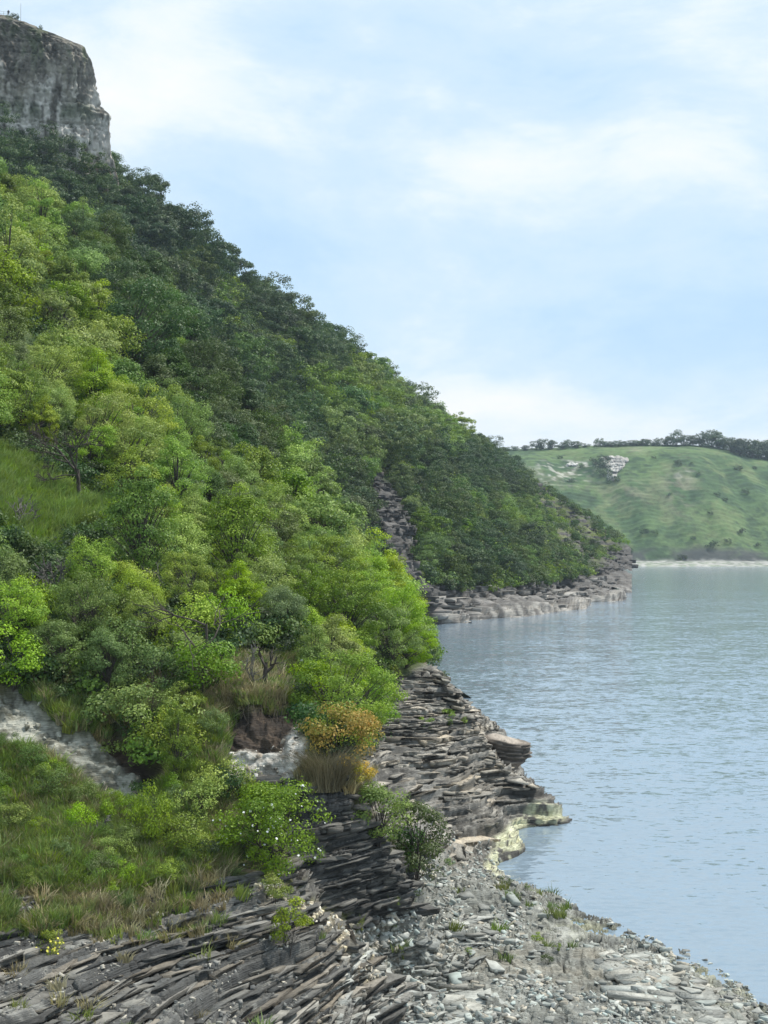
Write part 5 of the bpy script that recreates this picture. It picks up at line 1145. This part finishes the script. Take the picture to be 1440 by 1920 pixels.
def far_points(lst):
    a = np.array(lst, float); T = np.full(len(a), 1215.0); done = np.zeros(len(a), bool)
    aa, bb = (a[:, 0] - CX) / F, (CY - a[:, 1]) / F
    for t in np.arange(1030, 1290, 1.0):
        h = CAMH + (sp + bb * cp) * t - far_z(aa * t, (cp - bb * sp) * t)[0]; m = (h < 0) & ~done; T[m] = t; done |= m
    x, y = aa * T, (cp - bb * sp) * T; return np.stack([x, y, far_z(x, y)[0] - 0.4], 1), T
fp, fT = far_points(FT)
for i, (u_, v_, px) in enumerate(FT):
    h = px * fT[i] / F * 1.0; tr = FARW[i % 3]; wd = h / 10 * (1.8 if px < 15 else 1.1)
    lab = 'tree in the short row on the far skyline at its left end' if u_ < 1110 else ('low tree in the row along the far hilltop' if u_ < 1260 else ('tall tree of the clump on the far skyline' if (px > 22 and v_ < 826) else ('tree of the wood at the right edge of the far hill' if v_ > 826 else 'tree behind the far hilltop clump')))
    thing('far_tree', tuple(fp[i]), i * 1.7, [('trunk', tr[0]), ('crown', tr[1])], lab, 'tree', 'far hill: ' + lab, (wd, wd, h / 10))
bp_, bT = far_points(FB); FBM = make_tree(551, 3.0, 2.2, 14, 420, 0.5, 0.9, base=0.0, stems=2, mat='leaf_far')
for i, (u_, v_, px) in enumerate(FB):
    h = px * bT[i] / F; lab = 'dark bush beside the pale crag on the far hill' if 1115 < u_ < 1160 and v_ < 910 else ('dark bush low on the far hill near the shore' if v_ > 980 else 'small dark bush on the open grass of the far hill')
    thing('far_bush', tuple(bp_[i]), i * 2.1, [('stems', FBM[0]), ('foliage', FBM[1])], lab, 'bush', 'far hill: ' + lab, h / 2.6)
# far-off lattice mast behind the ridge
def lattice():
    mb = MB(); H = 8.0
    for sx in (-1, 1):
        for sy in (-1, 1): mb.tube([(sx * 1.3, sy * 1.3, 0), (sx * .3, sy * .3, H)], [.14, .1], 4)
    for k in range(6):
        z = H * (k + 1) / 7; r = 1.3 - k * 0.15; mb.tube([(-r, -r, z - 1.8), (r, -r, z)], .08, 3); mb.tube([(r, r, z - 1.8), (-r, r, z)], .08, 3)
    arms = MB()
    for z in (5.2, 6.8): arms.tube([(-2.6, 0, z), (2.6, 0, z)], .1, 4)
    return mb.mesh('tower', M['steel']), arms.mesh('cross_arm', M['steel'])
M['steel'] = plain_mat('grey_steel', (.30, .31, .32), (.38, .39, .40), 4, 0.6, 0)
lt = lattice(); p = P3(937, 836, 1260)
thing('power_pylon', tuple(p), 0.3, [('tower', lt[0]), ('cross_arm', lt[1])], 'tiny steel pylon on the far skyline next to the headland', 'pylon')

# ------------------------------------------------------------------ on top of the limestone cliff
bpy.context.view_layer.update(); clf = bpy.data.objects['limestone_cliff']
def cliff_top(u_, t_=0):
    """the spot on the cliff's skyline in that direction"""
    for v_ in np.arange(-20, 120, 0.5):
        d = pix_dir(u_, v_); h, loc, *_ = clf.ray_cast(Vector((0, 0, CAMH)), Vector(d))
        if h and loc.y < 405: return np.array(loc) + np.array([0, 0.5, -0.12])
    return P3(u_, 25, 374)
M['cloth'] = plain_mat('dark_cloth', (.03, .035, .045), (.05, .055, .065), 9, .9, 0); M['skin'] = plain_mat('skin', (.40, .26, .19), (.45, .30, .22), 9, .6, 0)
def person_mesh():
    me = bpy.data.meshes.new('body'); J = [(0, 0, .95), (0, 0, 1.2), (0, 0, 1.42), (0, 0, 1.52), (0, -.02, 1.68), (-.10, 0, .90), (-.11, .02, .5), (-.12, 0, .08), (-.12, -.14, .04), (.10, 0, .90), (.12, -.02, .5), (.14, 0, .08), (.14, -.14, .04), (-.2, 0, 1.40), (-.27, .03, 1.12), (-.22, -.14, .95), (.2, 0, 1.40), (.3, .02, 1.14), (.18, -.14, 1.0)]
    E = [(0, 1), (1, 2), (2, 3), (3, 4), (0, 5), (5, 6), (6, 7), (7, 8), (0, 9), (9, 10), (10, 11), (11, 12), (2, 13), (13, 14), (14, 15), (2, 16), (16, 17), (17, 18)]
    Rr = [.15, .14, .15, .06, .105, .10, .07, .05, .04, .10, .07, .05, .04, .07, .05, .04, .07, .05, .04]
    me.from_pydata(J, E, []); o = bpy.data.objects.new('tmp', me); COL.objects.link(o); sm = o.modifiers.new('s', 'SKIN')
    for i, v_ in enumerate(me.skin_vertices[0].data): v_.radius = (Rr[i], Rr[i]); v_.use_root = i == 0
    o.modifiers.new('d', 'SUBSURF').levels = 1; dg = bpy.context.evaluated_depsgraph_get(); out = bpy.data.meshes.new_from_object(o.evaluated_get(dg)); bpy.data.objects.remove(o)
    out.materials.clear(); out.materials.append(M['cloth']); out.materials.append(M['skin'])
    for pgn in out.polygons: pgn.material_index = 1 if pgn.center[2] > 1.5 else 0
    out.name = 'body'; return out
TC = 374.0
pp = cliff_top(15, TC); thing('person', tuple(pp), 0.4, [('body', person_mesh())], 'person in dark clothes standing on the cliff top by the railing', 'person')
sb = SHRUB['leaf_mid'][0]
for u_, s, lab in [(22, .55, 'small dark bush on the cliff top nearest the standing person'), (29, .75, 'small dark bush on the cliff top beside the thin mast'), (76, .5, 'tiny bush on the cliff edge right of the mast')]:
    M_ = sb; thing('cliff_bush', tuple(cliff_top(u_, TC)), u_, [('stems', HEAD['leaf_deep'][1][0]), ('foliage', HEAD['leaf_deep'][1][1])], lab, 'bush', None, s * 0.22)
ms = MB(); ms.tube([(0, 0, -.2), (0, 0, 4.6)], [.07, .04], 6)
thing('mast', tuple(cliff_top(38, TC)), 0, [('pole', ms.mesh('pole', M['steel']))], 'thin tall mast standing on the cliff top', 'mast')
rl = MB(); ps = MB(); x0_ = cliff_top(-30, TC); x1_ = cliff_top(13, TC)
for k in range(7):
    q = cliff_top(-30 + 43 * k / 6, TC); ps.tube([q - x0_ + [0, 0, -.1], q - x0_ + [0, 0, 1.1]], .04, 4)
for z in (.55, 1.08): rl.tube([np.array([0, 0, z]), x1_ - x0_ + [0, 0, z]], .03, 4)
thing('railing', tuple(x0_), 0, [('posts', ps.mesh('posts', M['steel'])), ('rail', rl.mesh('rail', M['steel']))], 'thin metal railing on the cliff top at the upper left corner', 'railing')

# ------------------------------------------------------------------ the air
def haze():
    x0, x1, y0, y1, z0, z1 = -260, 640, -40, 1700, -14, 200
    V_ = [(x, y, z) for x in (x0, x1) for y in (y0, y1) for z in (z0, z1)]
    Fq = [[0, 1, 3, 2], [4, 6, 7, 5], [0, 4, 5, 1], [2, 3, 7, 6], [0, 2, 6, 4], [1, 5, 7, 3]]
    m = bpy.data.materials.new('air'); m.use_nodes = True; nt = m.node_tree; nt.nodes.clear(); out = nt.nodes.new('ShaderNodeOutputMaterial'); pv = nt.nodes.new('ShaderNodeVolumePrincipled')
    pv.inputs['Color'].default_value = (0.72, 0.86, 1.0, 1); pv.inputs['Density'].default_value = 0.00011; pv.inputs['Anisotropy'].default_value = 0.0
    nt.links.new(pv.outputs[0], out.inputs['Volume'])
    tag(obj('haze', mesh_from('haze', np.array(V_, float), np.array(Fq), m)), 'thin blue summer haze over the lake', kind='stuff')
haze()
